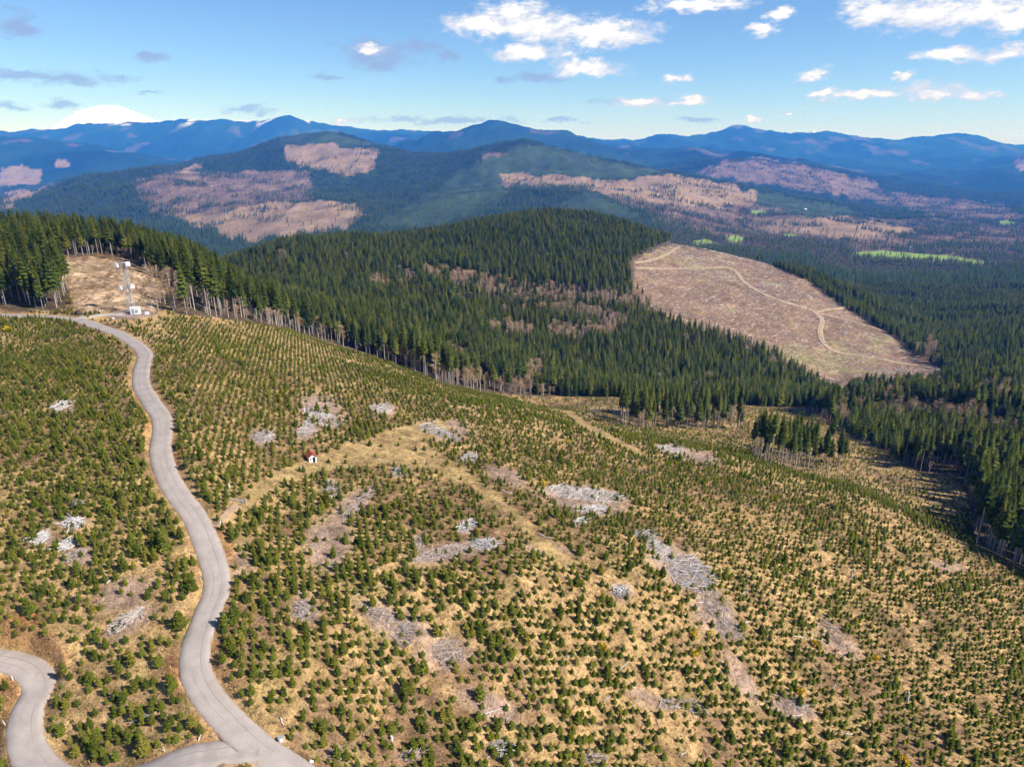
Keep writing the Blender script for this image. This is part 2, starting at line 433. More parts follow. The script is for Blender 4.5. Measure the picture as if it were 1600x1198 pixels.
def pchip(x, y, xq):
    h = np.diff(x); dl = np.diff(y) / h
    m = np.zeros_like(y)
    w1 = 2 * h[1:] + h[:-1]; w2 = h[1:] + 2 * h[:-1]
    ok = dl[:-1] * dl[1:] > 0
    with np.errstate(divide='ignore', invalid='ignore'):
        hm = (w1 + w2) / (w1 / dl[:-1] + w2 / dl[1:])
    m[1:-1] = np.where(ok, hm, 0); m[0] = dl[0]; m[-1] = dl[-1]
    i = np.clip(np.searchsorted(x, xq) - 1, 0, len(x) - 2)
    t = np.clip((xq - x[i]) / h[i], 0, 1)
    t2 = t * t; t3 = t2 * t
    return (2 * t3 - 3 * t2 + 1) * y[i] + (t3 - 2 * t2 + t) * h[i] * m[i] + (-2 * t3 + 3 * t2) * y[i + 1] + (t3 - t2) * h[i] * m[i + 1]


ZG = np.zeros((NR, NA))
for j in range(NA):
    # interpolate against a blend of distance and log distance so that near ground stays smooth
    ZG[:, j] = pchip(np.log(sY[:, j]), sZ[:, j], lgrid)
YG = np.exp(lgrid)[:, None] * np.ones((1, NA))
XG = YG * agrid[None, :]
# natural relief, finer near and broader far
am = lambda a, b: sstep(YG, a, b)
ZG += (fbm(XG / 16, YG / 16, 3, 3) - 0.5) * 1.5 * (1 - am(300, 450)) * am(40, 90)
ZG += (fbm(XG / 3.2, YG / 3.2, 5, 2) - 0.5) * 0.35 * (1 - am(250, 400))
ZG += (fbm(XG / 120, YG / 120, 11, 4) - 0.5) * 16 * am(420, 700) * (1 - am(1800, 2600))
ZG += (ridged(XG / 620, YG / 900, 21, 5) - 0.62) * 80 * am(2700, 3600) * (1 - am(7000, 9000))
ZG += (ridged(XG / 1500, YG / 2200, 31, 5) - 0.62) * 260 * am(7500, 9500) * (1 - am(19000, 21000))


ZG += (ridged(XG / 170, YG / 240, 23, 3) - 0.6) * 26 * am(2900, 3800) * (1 - am(8500, 11000))
ZG += (ridged(XG / 520, YG / 760, 33, 4) - 0.6) * 110 * am(9000, 11500) * (1 - am(19000, 21000))


def grid_sample(G, X, Y):
    a = np.clip((X / np.maximum(Y, 1e-3) + A_MAX) / (2 * A_MAX) * (NA - 1), 0, NA - 1.001)
    r = np.clip((np.log(np.maximum(Y, YMIN)) - lgrid[0]) / (lgrid[-1] - lgrid[0]) * (NR - 1), 0, NR - 1.001)
    ia = a.astype(int); ir = r.astype(int); fa = a - ia
    # true linear interpolation along Y inside a cell
    y0 = np.exp(lgrid[ir]); y1 = np.exp(lgrid[ir + 1]); fr = np.clip((Y - y0) / (y1 - y0), 0, 1)
    return (G[ir, ia] * (1 - fa) + G[ir, ia + 1] * fa) * (1 - fr) + (G[ir + 1, ia] * (1 - fa) + G[ir + 1, ia + 1] * fa) * fr


def ground_z(X, Y):
    return grid_sample(ZG, np.asarray(X, float), np.asarray(Y, float))


def pick(px, py, dmin=60.0, dmax=9000.0, n=700):
    """where the ray through these pixels meets the ground"""
    px = np.atleast_1d(np.asarray(px, float)); py = np.atleast_1d(np.asarray(py, float))
    ds = np.exp(np.linspace(math.log(dmin), math.log(dmax), n))
    X, Y, Z = unproj(px[:, None], py[:, None], ds[None, :])
    diff = Z - ground_z(X, Y)
    below = diff < 0
    hit = np.argmax(below, axis=1)
    hit = np.where(below.any(axis=1), np.maximum(hit, 1), n - 1)
    r = np.arange(len(px))
    d0 = diff[r, hit - 1]; d1 = diff[r, hit]
    t = np.clip(d0 / np.where(np.abs(d0 - d1) < 1e-9, 1, d0 - d1), 0, 1)
    d = ds[hit - 1] + (ds[hit] - ds[hit - 1]) * t
    X, Y, Z = unproj(px, py, d)
    return X, Y, ground_z(X, Y), d


def resample(pts, step):
    """Catmull-Rom through world XY points, evenly spaced"""
    pts = np.asarray(pts, float); p = np.vstack([2 * pts[0] - pts[1], pts, 2 * pts[-1] - pts[-2]])
    out = []
    for i in range(1, len(p) - 2):
        t = np.linspace(0, 1, 24, endpoint=False)[:, None]
        a, b, c, d = p[i - 1], p[i], p[i + 1], p[i + 2]
        out.append(0.5 * ((2 * b) + (-a + c) * t + (2 * a - 5 * b + 4 * c - d) * t ** 2 + (-a + 3 * b - 3 * c + d) * t ** 3))
    out = np.vstack(out + [pts[-1:]])
    s = np.concatenate([[0], np.cumsum(np.hypot(*np.diff(out, axis=0).T))])
    q = np.arange(0, s[-1], step)
    return np.stack([np.interp(q, s, out[:, 0]), np.interp(q, s, out[:, 1])], 1)


ROAD_W = 4.6
MAIN = [(-120, 486), (-50, 489), (20, 491), (80, 494), (120, 499), (152, 508), (187, 521), (214, 538), (226, 553), (221, 575), (221, 600), (236, 625), (252, 650), (253, 675), (250, 700), (261, 740), (280, 772), (302, 800), (324, 850), (338, 898),
        (336, 925), (325, 948), (308, 998), (305, 1040), (320, 1078), (358, 1123), (405, 1163), (450, 1198), (520, 1250)]
LOWER = [(-110, 1015), (-40, 1019), (5, 1023), (38, 1031), (57, 1050), (57, 1072), (46, 1099), (40, 1125), (40, 1150), (50, 1185), (85, 1215), (140, 1226), (220, 1212), (290, 1190), (350, 1173), (405, 1164)]


def px_line(line, step=0.8, dmax=500):
    a = np.array(line, float)
    X, Y, Z, d = pick(a[:, 0], a[:, 1], 40, dmax)
    return resample(np.stack([X, Y], 1), step)


ROADS = []
for ln in (MAIN, LOWER):
    pts = px_line(ln)
    zz = gauss1(ground_z(pts[:, 0], pts[:, 1]), 12) - 0.35
    ROADS.append((pts, zz))
# let the lower road meet the main road at its level
dj = np.hypot(ROADS[0][0][:, 0] - ROADS[1][0][-1, 0], ROADS[0][0][:, 1] - ROADS[1][0][-1, 1]); jn = int(np.argmin(dj))
n1 = len(ROADS[1][1]); wgt = sstep(np.arange(n1), n1 - 30, n1 - 6)
ROADS[1] = (ROADS[1][0], ROADS[1][1] * (1 - wgt) + (ROADS[0][1][jn] + 0.0) * wgt)
dd_ = np.hypot(ROADS[1][0][:, None, 0] - ROADS[0][0][None, :, 0], ROADS[1][0][:, None, 1] - ROADS[0][0][None, :, 1]); im_ = np.argmin(dd_, axis=1)
wm_ = 1 - sstep(dd_.min(axis=1), 4.0, 14.0); wm_[: n1 // 2] = 0
ROADS[1] = (ROADS[1][0], ROADS[1][1] * (1 - wm_) + (ROADS[0][1][im_] - 0.03) * wm_)


def road_dist(X, Y):
    """distance to the nearest road axis, and that axis' height"""
    best = np.full(X.shape, 1e9); zb = np.zeros(X.shape)
    for pts, zz in ROADS:
        for k in range(0, len(X), 20000):
            x = X[k:k + 20000, None]; y = Y[k:k + 20000, None]
            d2 = (x - pts[None, :, 0]) ** 2 + (y - pts[None, :, 1]) ** 2
            i = np.argmin(d2, axis=1); dd = np.sqrt(d2[np.arange(len(i)), i])
            m = dd < best[k:k + 20000]
            best[k:k + 20000] = np.where(m, dd, best[k:k + 20000]); zb[k:k + 20000] = np.where(m, zz[i], zb[k:k + 20000])
    return best, zb


rows = np.where((np.exp(lgrid) > 55) & (np.exp(lgrid) < 420))[0]
cols = np.where(agrid < 0.25)[0]
sub = np.ix_(rows, cols)
xs, ys = XG[sub].ravel(), YG[sub].ravel()
rd, rz = road_dist(xs, ys)
k = sstep(rd, ROAD_W / 2 - 0.2, ROAD_W / 2 + 1.9)
ZG[sub] = (ZG[sub].ravel() * k + (rz - 0.16) * (1 - k)).reshape(len(rows), len(cols))
RD = np.full((NR, NA), 99.0); RD[sub] = rd.reshape(len(rows), len(cols))

# flat gravel pad for the tower
PADX, PADY, PADZ, PADD = [float(q[0]) for q in pick(206, 491, 200, 330)]
pd = np.hypot(XG - PADX, YG - PADY)
k = sstep(pd, 6.0, 11.0)
ZG = ZG * k + (PADZ + 0.1) * (1 - k)

PXG, PYG, DG = proj(XG, YG, ZG)

# ---------------- land cover
NEAR_EDGE = np.array([(-700, 478), (0, 486), (60, 487), (104, 484), (112, 440), (116, 407), (188, 408), (205, 430), (240, 445), (262, 470), (275, 491), (330, 495), (400, 506), (450, 514), (500, 531), (575, 554), (625, 572), (690, 598), (760, 614), (830, 619),
                      (960, 620), (1160, 632), (1255, 642), (1290, 655), (1330, 682), (1380, 703), (1430, 737), (1490, 742), (1512, 775), (1524, 850), (1600, 897), (2300, 1250)], float)
CLEARCUT = [(985, 408), (1050, 380), (1130, 393), (1200, 413), (1260, 438), (1330, 488), (1400, 528), (1425, 552), (1500, 590), (1440, 610), (1350, 608), (1310, 624), (1283, 606), (1240, 570), (1185, 545), (1130, 528), (1080, 512), (1050, 496), (1010, 476), (985, 450)]
QUARRY = [(72, 402), (195, 402), (262, 445), (250, 487), (118, 488), (104, 445)]
GRASS_TRACK = [(336, 818), (360, 783), (430, 738), (490, 714), (560, 692), (620, 668), (690, 655), (700, 672), (660, 690), (705, 716), (765, 762), (830, 818), (905, 880), (880, 890), (800, 815), (735, 762), (675, 735), (600, 725), (500, 736), (430, 768), (385, 800), (346, 830)]
VALLEY_TRACK = [(878, 641), (888, 642), (930, 668), (975, 690), (1018, 714), (1003, 713), (952, 690), (908, 667)]
DEBRIS = [  # patches of brush and chipped wood: (px, py, rx, ry, angle)
    (505, 640, 42, 26, 0.4), (480, 675, 26, 14, -0.6), (600, 640, 24, 11, 0), (690, 672, 55, 18, 0.0), (410, 685, 24, 15, 0), (735, 716, 18, 10, 0), (545, 795, 52, 17, -0.75), (515, 850, 40, 50, 0.4),
    (915, 780, 78, 22, 0.15), (705, 862, 82, 16, -0.2), (730, 822, 20, 13, 0), (1060, 885, 60, 32, 0.6), (1120, 960, 45, 30, 0.8), (1160, 1060, 55, 18, 1.0), (970, 925, 20, 16, 0), (475, 955, 26, 26, 0), (620, 975, 75, 24, 0.45), (690, 1020, 50, 30, 0),
    (100, 640, 22, 12, 0), (115, 818, 26, 13, 0), (70, 842, 24, 14, 0), (120, 870, 36, 14, -0.3), (200, 975, 48, 20, -0.6), (190, 930, 50, 26, -0.4), (760, 1100, 55, 22, 0.4), (1310, 1000, 45, 18, 0.7), (1060, 705, 34, 10, 0.2), (1100, 715, 26, 12, 0), (1010, 1090, 40, 14, 0.4),
    (1240, 1110, 45, 16, 0.3), (380, 880, 20, 30, 0), (790, 745, 40, 14, 0.3), (860, 860, 40, 12, 0.2), (1480, 885, 35, 8, 0.2)]
F = {  # far cover patches, photographed outlines
    'cut': [[(252, 335), (330, 335), (410, 318), (480, 315), (535, 312), (578, 336), (540, 356), (420, 375), (380, 378), (300, 350)],
            [(450, 230), (520, 224), (600, 233), (588, 264), (560, 272), (480, 264), (455, 252)],
            [(775, 268), (860, 274), (960, 280), (1050, 274), (1130, 285), (1190, 300), (1180, 318), (1130, 325), (1000, 318), (930, 296), (820, 293)],
            [(1195, 345), (1330, 338), (1455, 362), (1330, 376), (1210, 364)],
            [(0, 258), (60, 264), (52, 286), (0, 292)], [(80, 250), (115, 252), (112, 262), (84, 262)], [(0, 298), (95, 289), (80, 300), (0, 316)], [(0, 318), (30, 312), (20, 326), (0, 330)],
            [(1580, 252), (1700, 240), (1700, 275), (1600, 272)], [(278, 268), (322, 250), (318, 262), (285, 275)]],
    'mixed': [[(218, 280), (278, 268), (330, 268), (480, 268), (488, 312), (410, 318), (330, 335), (250, 335), (238, 332)],
              [(930, 296), (1000, 318), (1200, 318), (1260, 340), (1195, 345), (1210, 364), (1300, 378), (1120, 372), (1040, 340), (960, 312)],
              [(1070, 272), (1130, 253), (1180, 246), (1260, 258), (1350, 280), (1380, 300), (1290, 303), (1200, 288)],
              [(1330, 376), (1455, 362), (1700, 345), (1700, 410), (1500, 395), (1330, 392)], [(1290, 303), (1380, 300), (1560, 318), (1600, 345), (1480, 340), (1400, 325)],
              [(752, 240), (800, 236), (830, 265), (800, 300), (760, 290)]],
    'young': [[(575, 352), (640, 320), (690, 284), (760, 248), (830, 224), (900, 240), (1050, 272), (960, 279), (860, 273), (780, 268), (800, 295), (760, 330), (660, 362)],
              [(1180, 318), (1190, 300), (1260, 312), (1360, 334), (1330, 338), (1260, 340)], [(425, 225), (470, 205), (530, 203), (590, 226), (520, 224), (450, 230)], [(940, 285), (900, 300), (860, 340), (1010, 345), (960, 312)]],
    'field': [[(1078, 377), (1105, 374), (1125, 380), (1090, 383)], [(1132, 371), (1150, 367), (1164, 373), (1160, 381), (1140, 380)], [(1328, 394), (1380, 392), (1430, 396), (1490, 400), (1540, 409), (1535, 418), (1490, 410), (1400, 406), (1345, 404)],
              [(1225, 366), (1250, 368), (1240, 373), (1225, 372)], [(1560, 345), (1590, 347), (1585, 352), (1562, 351)], [(1170, 330), (1190, 328), (1200, 334), (1180, 337)]],
}


def ell(px, py, e):
    x0, y0, rx, ry, an = e
    c, s = math.cos(an), math.sin(an)
    dx_ = px - x0; dy_ = py - y0
    return ((dx_ * c + dy_ * s) / rx) ** 2 + ((-dx_ * s + dy_ * c) / ry) ** 2


def far_masks(px, py, d, px0, py0):
    m = {k: np.zeros(px.shape, bool) for k in F}
    sel = d > 1650
    for k, polys in F.items():
        mm = np.zeros(px.shape, bool)
        for p in polys: mm |= in_poly(px if k != 'field' else px0, py if k != 'field' else py0, p)
        m[k] = mm & sel
    return m


def debris_amount(px, py, d):
    r = np.zeros(px.shape)
    for e in DEBRIS:
        r = np.maximum(r, 1.35 - ell(px, py, e))
    return np.where(d < 560, np.clip(r, 0, 1), 0)


jx = (fbm(XG / (0.012 * DG + 2), YG / (0.03 * DG + 2), 41, 3) - 0.5)
jy = (fbm(XG / (0.012 * DG + 2), YG / (0.03 * DG + 2), 47, 3) - 0.5)
PXJ = PXG + jx * 26; PYJ = PYG + jy * 10
PXF = PXG + jx * 44; PYF = PYG + jy * 13

C_STRAW = np.array((0.41, 0.265, 0.118)); C_STRAW2 = np.array((0.27, 0.165, 0.088)); C_GREENISH = np.array((0.26, 0.21, 0.075))
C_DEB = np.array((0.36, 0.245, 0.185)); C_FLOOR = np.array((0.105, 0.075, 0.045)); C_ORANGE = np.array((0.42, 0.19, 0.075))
C_CUT = np.array((0.255, 0.165, 0.11)); C_TRACK = np.array((0.375, 0.255, 0.11)); C_QUARRY = np.array((0.56, 0.385, 0.235))
COLR = np.zeros((NR, NA, 3))
n1 = fbm(XG / 14, YG / 14, 61, 4)[..., None]; n2 = fbm(XG / 5, YG / 5, 67, 3)[..., None]
base = C_STRAW * (1 - sstep(n1, 0.50, 0.68)) + C_STRAW2 * sstep(n1, 0.50, 0.68)
g = sstep(n2, 0.58, 0.78) * 0.55
base = base * (1 - g) + C_GREENISH * g
COLR[:] = base
deb = (debris_amount(PXJ, PYJ, DG) * (0.55 + 0.45 * n2[..., 0]))[..., None]
COLR = COLR * (1 - deb) + C_DEB * deb
m = in_poly(PXJ, PYJ, GRASS_TRACK) & (DG < 560)
COLR[m] = C_TRACK * (0.85 + 0.3 * n2[m])
m = in_poly(PXG, PYG, VALLEY_TRACK) & (DG < 560)
COLR[m] = C_TRACK * 0.95
m = in_poly(PXJ, PYJ, QUARRY) & (DG < 420)
qn = fbm(XG / 7, YG / 7, 95, 4)[..., None]; COLR[m] = (C_QUARRY * (0.55 + 0.8 * n1) * (1 - sstep(qn, 0.48, 0.62)) + np.array((0.30, 0.215, 0.12)) * sstep(qn, 0.50, 0.62))[m]
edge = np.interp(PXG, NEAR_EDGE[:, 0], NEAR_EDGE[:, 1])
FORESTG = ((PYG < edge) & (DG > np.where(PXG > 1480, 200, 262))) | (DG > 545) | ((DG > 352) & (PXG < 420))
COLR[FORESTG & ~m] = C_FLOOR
m = in_poly(PXJ, PYJ, CLEARCUT) & (DG > 560) & (DG < 1420)
CUTG = in_poly(PXG, PYG, CLEARCUT) & (DG > 560) & (DG < 1420)
ncut = fbm(XG / 40, YG / 40, 71, 4)[..., None]
nc2 = fbm(XG / 9, YG / 14, 73, 3)[..., None]
COLR[m] = (C_CUT * (0.45 + 0.5 * ncut + 0.6 * nc2) + (sstep(ncut, 0.58, 0.75) * np.array((0.01, 0.05, 0.0))))[m]
# open plantation in the low ground between the stands
m = (PYG > 632) & (PXG > 1150) & (PXG < 1262) & (DG < 560) & (DG > 380)
COLR[m] = base[m]
# far cover
fm = far_masks(PXF, PYF, DG, PXG, PYG + jy * 4)
far = DG > 1650
nf = fbm(XG / 160, YG / 160, 81, 4)[..., None]
COLR[far] = (np.array((0.028, 0.050, 0.022)) * (0.75 + 0.6 * nf))[far]  # dark base colour stands in for shade among the far trees
vz = far & (DG > 2250) & (DG < 4400) & (PXG > 1020)
vn = sstep(fbm(XG / 230, YG / 230, 89, 3)[..., None], 0.4, 0.6)
COLR[vz] = (np.array((0.045, 0.055, 0.028)) * (1 - vn) + np.array((0.15, 0.115, 0.078)) * vn)[vz] * (0.7 + 0.6 * nf[vz])
vf = far & (DG > 7600)
nv = fbm(XG / 900, YG / 900, 83, 4)[..., None]
ncl = fbm(XG / 420, YG / 650, 87, 3)[..., None]
farc = np.array((0.015, 0.034, 0.017)) * (0.15 + 1.7 * nv)  # forest shade and relief shading put into the dark tone and noise contrast
cl = 0.8 * sstep(ncl, 0.67, 0.73)
farc = farc * (1 - cl) + np.array((0.10, 0.075, 0.07)) * cl
snowp = sstep(ncl + 0.10 * sstep(ZG[..., None], 230, 480), 0.66, 0.74) * sstep(ZG[..., None], 250, 420) * (DG[..., None] > 13000)
farc = farc * (1 - snowp) + np.array((0.75, 0.77, 0.8)) * snowp
COLR[vf] = farc[vf]
nf3 = fbm(XG / 45, YG / 60, 86, 3)[..., None]
COLR[fm['mixed']] = (np.array((0.20, 0.135, 0.10)) * (0.35 + 0.6 * nf + 0.7 * nf3))[fm['mixed']]
COLR[fm['young']] = (np.array((0.046, 0.070, 0.032)) * (0.3 + 0.7 * nf + 0.7 * nf3))[fm['young']]
nf2 = fbm(XG / 60, YG / 90, 85, 4)[..., None]
COLR[fm['cut']] = (np.array((0.28, 0.19, 0.12)) * (0.35 + 0.6 * nf + 0.7 * nf2))[fm['cut']]
COLR[fm['field']] = np.array((0.23, 0.34, 0.07))
# cut banks of orange soil beside the roads
bank = sstep(RD, ROAD_W / 2, ROAD_W / 2 + 0.6) * (1 - sstep(RD, ROAD_W / 2 + 1.6, ROAD_W / 2 + 3.0))
bank = bank * (0.08 + 0.5 * sstep(fbm(XG / 11, YG / 11, 91, 2), 0.55, 0.75))
COLR = COLR * (1 - bank[..., None]) + C_ORANGE * bank[..., None]
om = 0.95 * sstep(1.3 - ell(PXG, PYG, (22, 948, 50, 24, 0.6)), 0, 0.6) * (DG < 200) * sstep(n2[..., 0], 0.42, 0.62)
COLR = COLR * (1 - om[..., None]) + C_ORANGE * om[..., None]
pdn = np.hypot(XG - PADX, YG - PADY) + 3 * (n2[..., 0] - 0.5)
pm = (1 - sstep(pdn, 7.0, 9.5))[..., None]
COLR = COLR * (1 - pm) + np.array((0.33, 0.235, 0.195)) * pm

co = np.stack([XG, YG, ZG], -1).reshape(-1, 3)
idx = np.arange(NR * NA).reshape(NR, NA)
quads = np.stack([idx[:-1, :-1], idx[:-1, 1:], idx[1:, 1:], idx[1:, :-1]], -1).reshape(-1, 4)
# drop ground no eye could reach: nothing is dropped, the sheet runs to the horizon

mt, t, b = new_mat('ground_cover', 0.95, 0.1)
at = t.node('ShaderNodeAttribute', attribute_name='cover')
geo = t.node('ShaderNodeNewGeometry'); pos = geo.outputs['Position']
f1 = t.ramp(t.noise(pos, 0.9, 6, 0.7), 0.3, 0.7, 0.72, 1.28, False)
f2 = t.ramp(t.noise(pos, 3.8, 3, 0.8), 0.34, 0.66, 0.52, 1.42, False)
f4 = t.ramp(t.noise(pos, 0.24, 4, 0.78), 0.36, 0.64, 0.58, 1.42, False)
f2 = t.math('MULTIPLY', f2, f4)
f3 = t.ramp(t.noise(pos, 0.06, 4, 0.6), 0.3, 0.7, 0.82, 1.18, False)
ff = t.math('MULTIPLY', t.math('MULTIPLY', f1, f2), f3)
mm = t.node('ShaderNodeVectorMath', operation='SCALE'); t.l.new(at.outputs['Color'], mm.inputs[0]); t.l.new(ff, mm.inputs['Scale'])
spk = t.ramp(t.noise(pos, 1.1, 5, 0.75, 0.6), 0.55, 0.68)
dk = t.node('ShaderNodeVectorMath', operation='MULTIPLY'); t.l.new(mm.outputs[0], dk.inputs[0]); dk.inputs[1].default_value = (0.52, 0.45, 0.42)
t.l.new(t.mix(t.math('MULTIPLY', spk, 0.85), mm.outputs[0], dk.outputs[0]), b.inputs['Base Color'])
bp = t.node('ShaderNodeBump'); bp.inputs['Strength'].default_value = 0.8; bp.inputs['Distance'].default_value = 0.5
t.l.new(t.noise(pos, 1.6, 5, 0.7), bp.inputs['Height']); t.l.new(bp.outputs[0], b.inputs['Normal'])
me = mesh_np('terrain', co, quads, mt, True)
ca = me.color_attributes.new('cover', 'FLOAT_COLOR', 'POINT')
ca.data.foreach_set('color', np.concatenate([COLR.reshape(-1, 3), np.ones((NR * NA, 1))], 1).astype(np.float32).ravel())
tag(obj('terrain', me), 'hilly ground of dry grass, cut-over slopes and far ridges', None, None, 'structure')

# ---------------- roads
mr, t, b = new_mat('worn_asphalt', 0.9, 0.25)
uvn = t.node('ShaderNodeUVMap', uv_map='UVMap'); sx = t.node('ShaderNodeSeparateXYZ'); t.l.new(uvn.outputs[0], sx.inputs[0])
geo = t.node('ShaderNodeNewGeometry'); pos = geo.outputs['Position']
wob = t.math('MULTIPLY_ADD', t.noise(pos, 0.12, 3), 0.10, -0.05)
uu = t.math('ADD', sx.outputs[0], wob)
def seam(c, wd, lo=0.0):
    dd = t.math('ABSOLUTE', t.math('SUBTRACT', uu, c))
    return t.math('SUBTRACT', 1.0, t.ramp(dd, wd * 0.3, wd))
brk = t.ramp(t.noise(pos, 0.07, 2), 0.35, 0.55)
crack = t.math('MAXIMUM', t.math('MULTIPLY', seam(0.33, 0.020), brk), t.math('MULTIPLY', seam(0.62, 0.016), t.ramp(t.noise(pos, 0.05, 2), 0.42, 0.55)))
trk = t.math('MAXIMUM', t.math('MULTIPLY', seam(0.22, 0.12), 0.5), t.math('MULTIPLY', seam(0.74, 0.12), 0.5))
c = t.mix(t.ramp(t.noise(pos, 0.35, 5, 0.65), 0.3, 0.7), (0.33, 0.278, 0.245), (0.425, 0.362, 0.322))
c = t.mix(t.math('MULTIPLY', trk, 0.35), c, (0.295, 0.26, 0.235))
c = t.mix(t.ramp(t.noise(pos, 7.0, 3, 0.7), 0.35, 0.75, 0.0, 0.4), c, (0.28, 0.245, 0.22))
c = t.mix(t.math('MULTIPLY', crack, 0.55), c, (0.13, 0.12, 0.112))
c = t.mix(t.ramp(t.noise(pos, 0.22, 4, 0.7, 1.5), 0.56, 0.72, 0.0, 0.45), c, (0.25, 0.215, 0.19))
edge_d = t.ramp(t.math('ABSOLUTE', t.math('SUBTRACT', sx.outputs[0], 0.5)), 0.44, 0.50)
c = t.mix(t.math('MULTIPLY', edge_d, t.ramp(t.noise(pos, 0.8, 4), 0.35, 0.65)), c, (0.30, 0.20, 0.135))
t.l.new(c, b.inputs['Base Color'])


def ribbon(name, pts, zz, width, mat, lift, jag=0.12, ncross=5):
    d = np.gradient(pts, axis=0); d /= np.linalg.norm(d, axis=1)[:, None]
    nrm = np.stack([d[:, 1], -d[:, 0]], 1)
    n = len(pts); us = np.concatenate([[-0.035], np.linspace(0, 1, ncross), [1.035]]); ncross += 2
    wv = width / 2 * np.ones(n)
    L = wv + (fbm(np.arange(n) * 0.12, np.zeros(n) + 3, 5, 3) - 0.5) * 2 * jag; Rr = wv + (fbm(np.arange(n) * 0.12, np.zeros(n) + 9, 6, 3) - 0.5) * 2 * jag
    V = np.zeros((n, ncross, 3)); UV = np.zeros((n, ncross, 2))
    for j, u in enumerate(us):
        off = -L * (1 - u) + Rr * u
        V[:, j, :2] = pts + nrm * off[:, None]
        V[:, j, 2] = (zz if zz is not None else ground_z(V[:, j, 0], V[:, j, 1])) + lift - (0.3 if j in (0, ncross - 1) else 0.0)
        UV[:, j, 0] = u; UV[:, j, 1] = np.arange(n) * 0.1
    ii = np.arange(n * ncross).reshape(n, ncross)
    q = np.stack([ii[:-1, :-1], ii[:-1, 1:], ii[1:, 1:], ii[1:, :-1]], -1).reshape(-1, 4)
    me = mesh_np(name, V.reshape(-1, 3), q, mat, True)
    ul = me.uv_layers.new(name='UVMap'); ul.data.foreach_set('uv', UV.reshape(-1, 2)[q.ravel()].astype(np.float32).ravel())
    return obj(name, me)


tag(ribbon('road', ROADS[0][0], ROADS[0][1], ROAD_W, mr, 0.0), 'winding grey asphalt road running from the junction up to the tower', None, None, 'structure')
tag(ribbon('road', ROADS[1][0], ROADS[1][1], ROAD_W, mr, 0.0), 'grey asphalt side road bending at the lower left corner', None, None, 'structure')
md = plain('pale_dirt', (0.37, 0.275, 0.18), 0.95, 0.1, 0.25, 0.15)
mg = plain('gravel_drive', (0.42, 0.37, 0.30), 0.95, 0.1, 0.25, 0.5)
spur = px_line([(118, 498), (138, 495), (158, 492), (180, 491), (200, 492)], 0.8, 400)
tag(ribbon('gravel_path', spur, None, 4.2, mg, 0.09), 'pale gravel spur from the road to the tower pad', None, None, 'structure')
spur2 = px_line([(331, 824), (345, 812), (360, 797), (372, 787)], 0.6, 300)
tag(ribbon('dirt_path', spur2, None, 1.9, plain('pink_dirt', (0.40, 0.265, 0.165), 0.95, 0.1, 0.2, 0.5), 0.07), 'short pinkish dirt turn-off beside the road', None, None, 'structure')
for ln, wd, lab in (([(1062, 384), (1045, 395), (1020, 405), (990, 411)], 6, 'short dirt track under the trees at the top of the clear-cut'),
                    ([(992, 419), (1050, 420), (1100, 419), (1135, 418), (1152, 427), (1165, 443), (1200, 463), (1240, 476), (1272, 487), (1284, 500), (1281, 515), (1284, 532), (1298, 546), (1330, 554), (1380, 562), (1440, 572), (1485, 584)], 7, 'pale dirt road winding down the clear-cut hillside'),
                    ([(1276, 488), (1290, 484), (1312, 482), (1332, 479)], 5, 'dirt spur branching up from the road on the clear-cut'),
                    ([(1278, 490), (1310, 497), (1350, 508), (1390, 522), (1420, 536)], 4, 'faint dirt track crossing the lower clear-cut')):
    a = np.array(ln, float); X, Y, Z, d = pick(a[:, 0], a[:, 1], 560, 1500)
    pts = resample(np.stack([X, Y], 1), 4.0)
    tag(ribbon('dirt_road', pts, None, wd, md, 0.5, 0.5, 5), lab, None, None, 'structure')
print('terrain and roads done')

# ------------------------------------------------------------------ plants: meshes
def tris(V, Fc, name, mat):
    return mesh_np(name, np.array(V), np.array(Fc), mat)


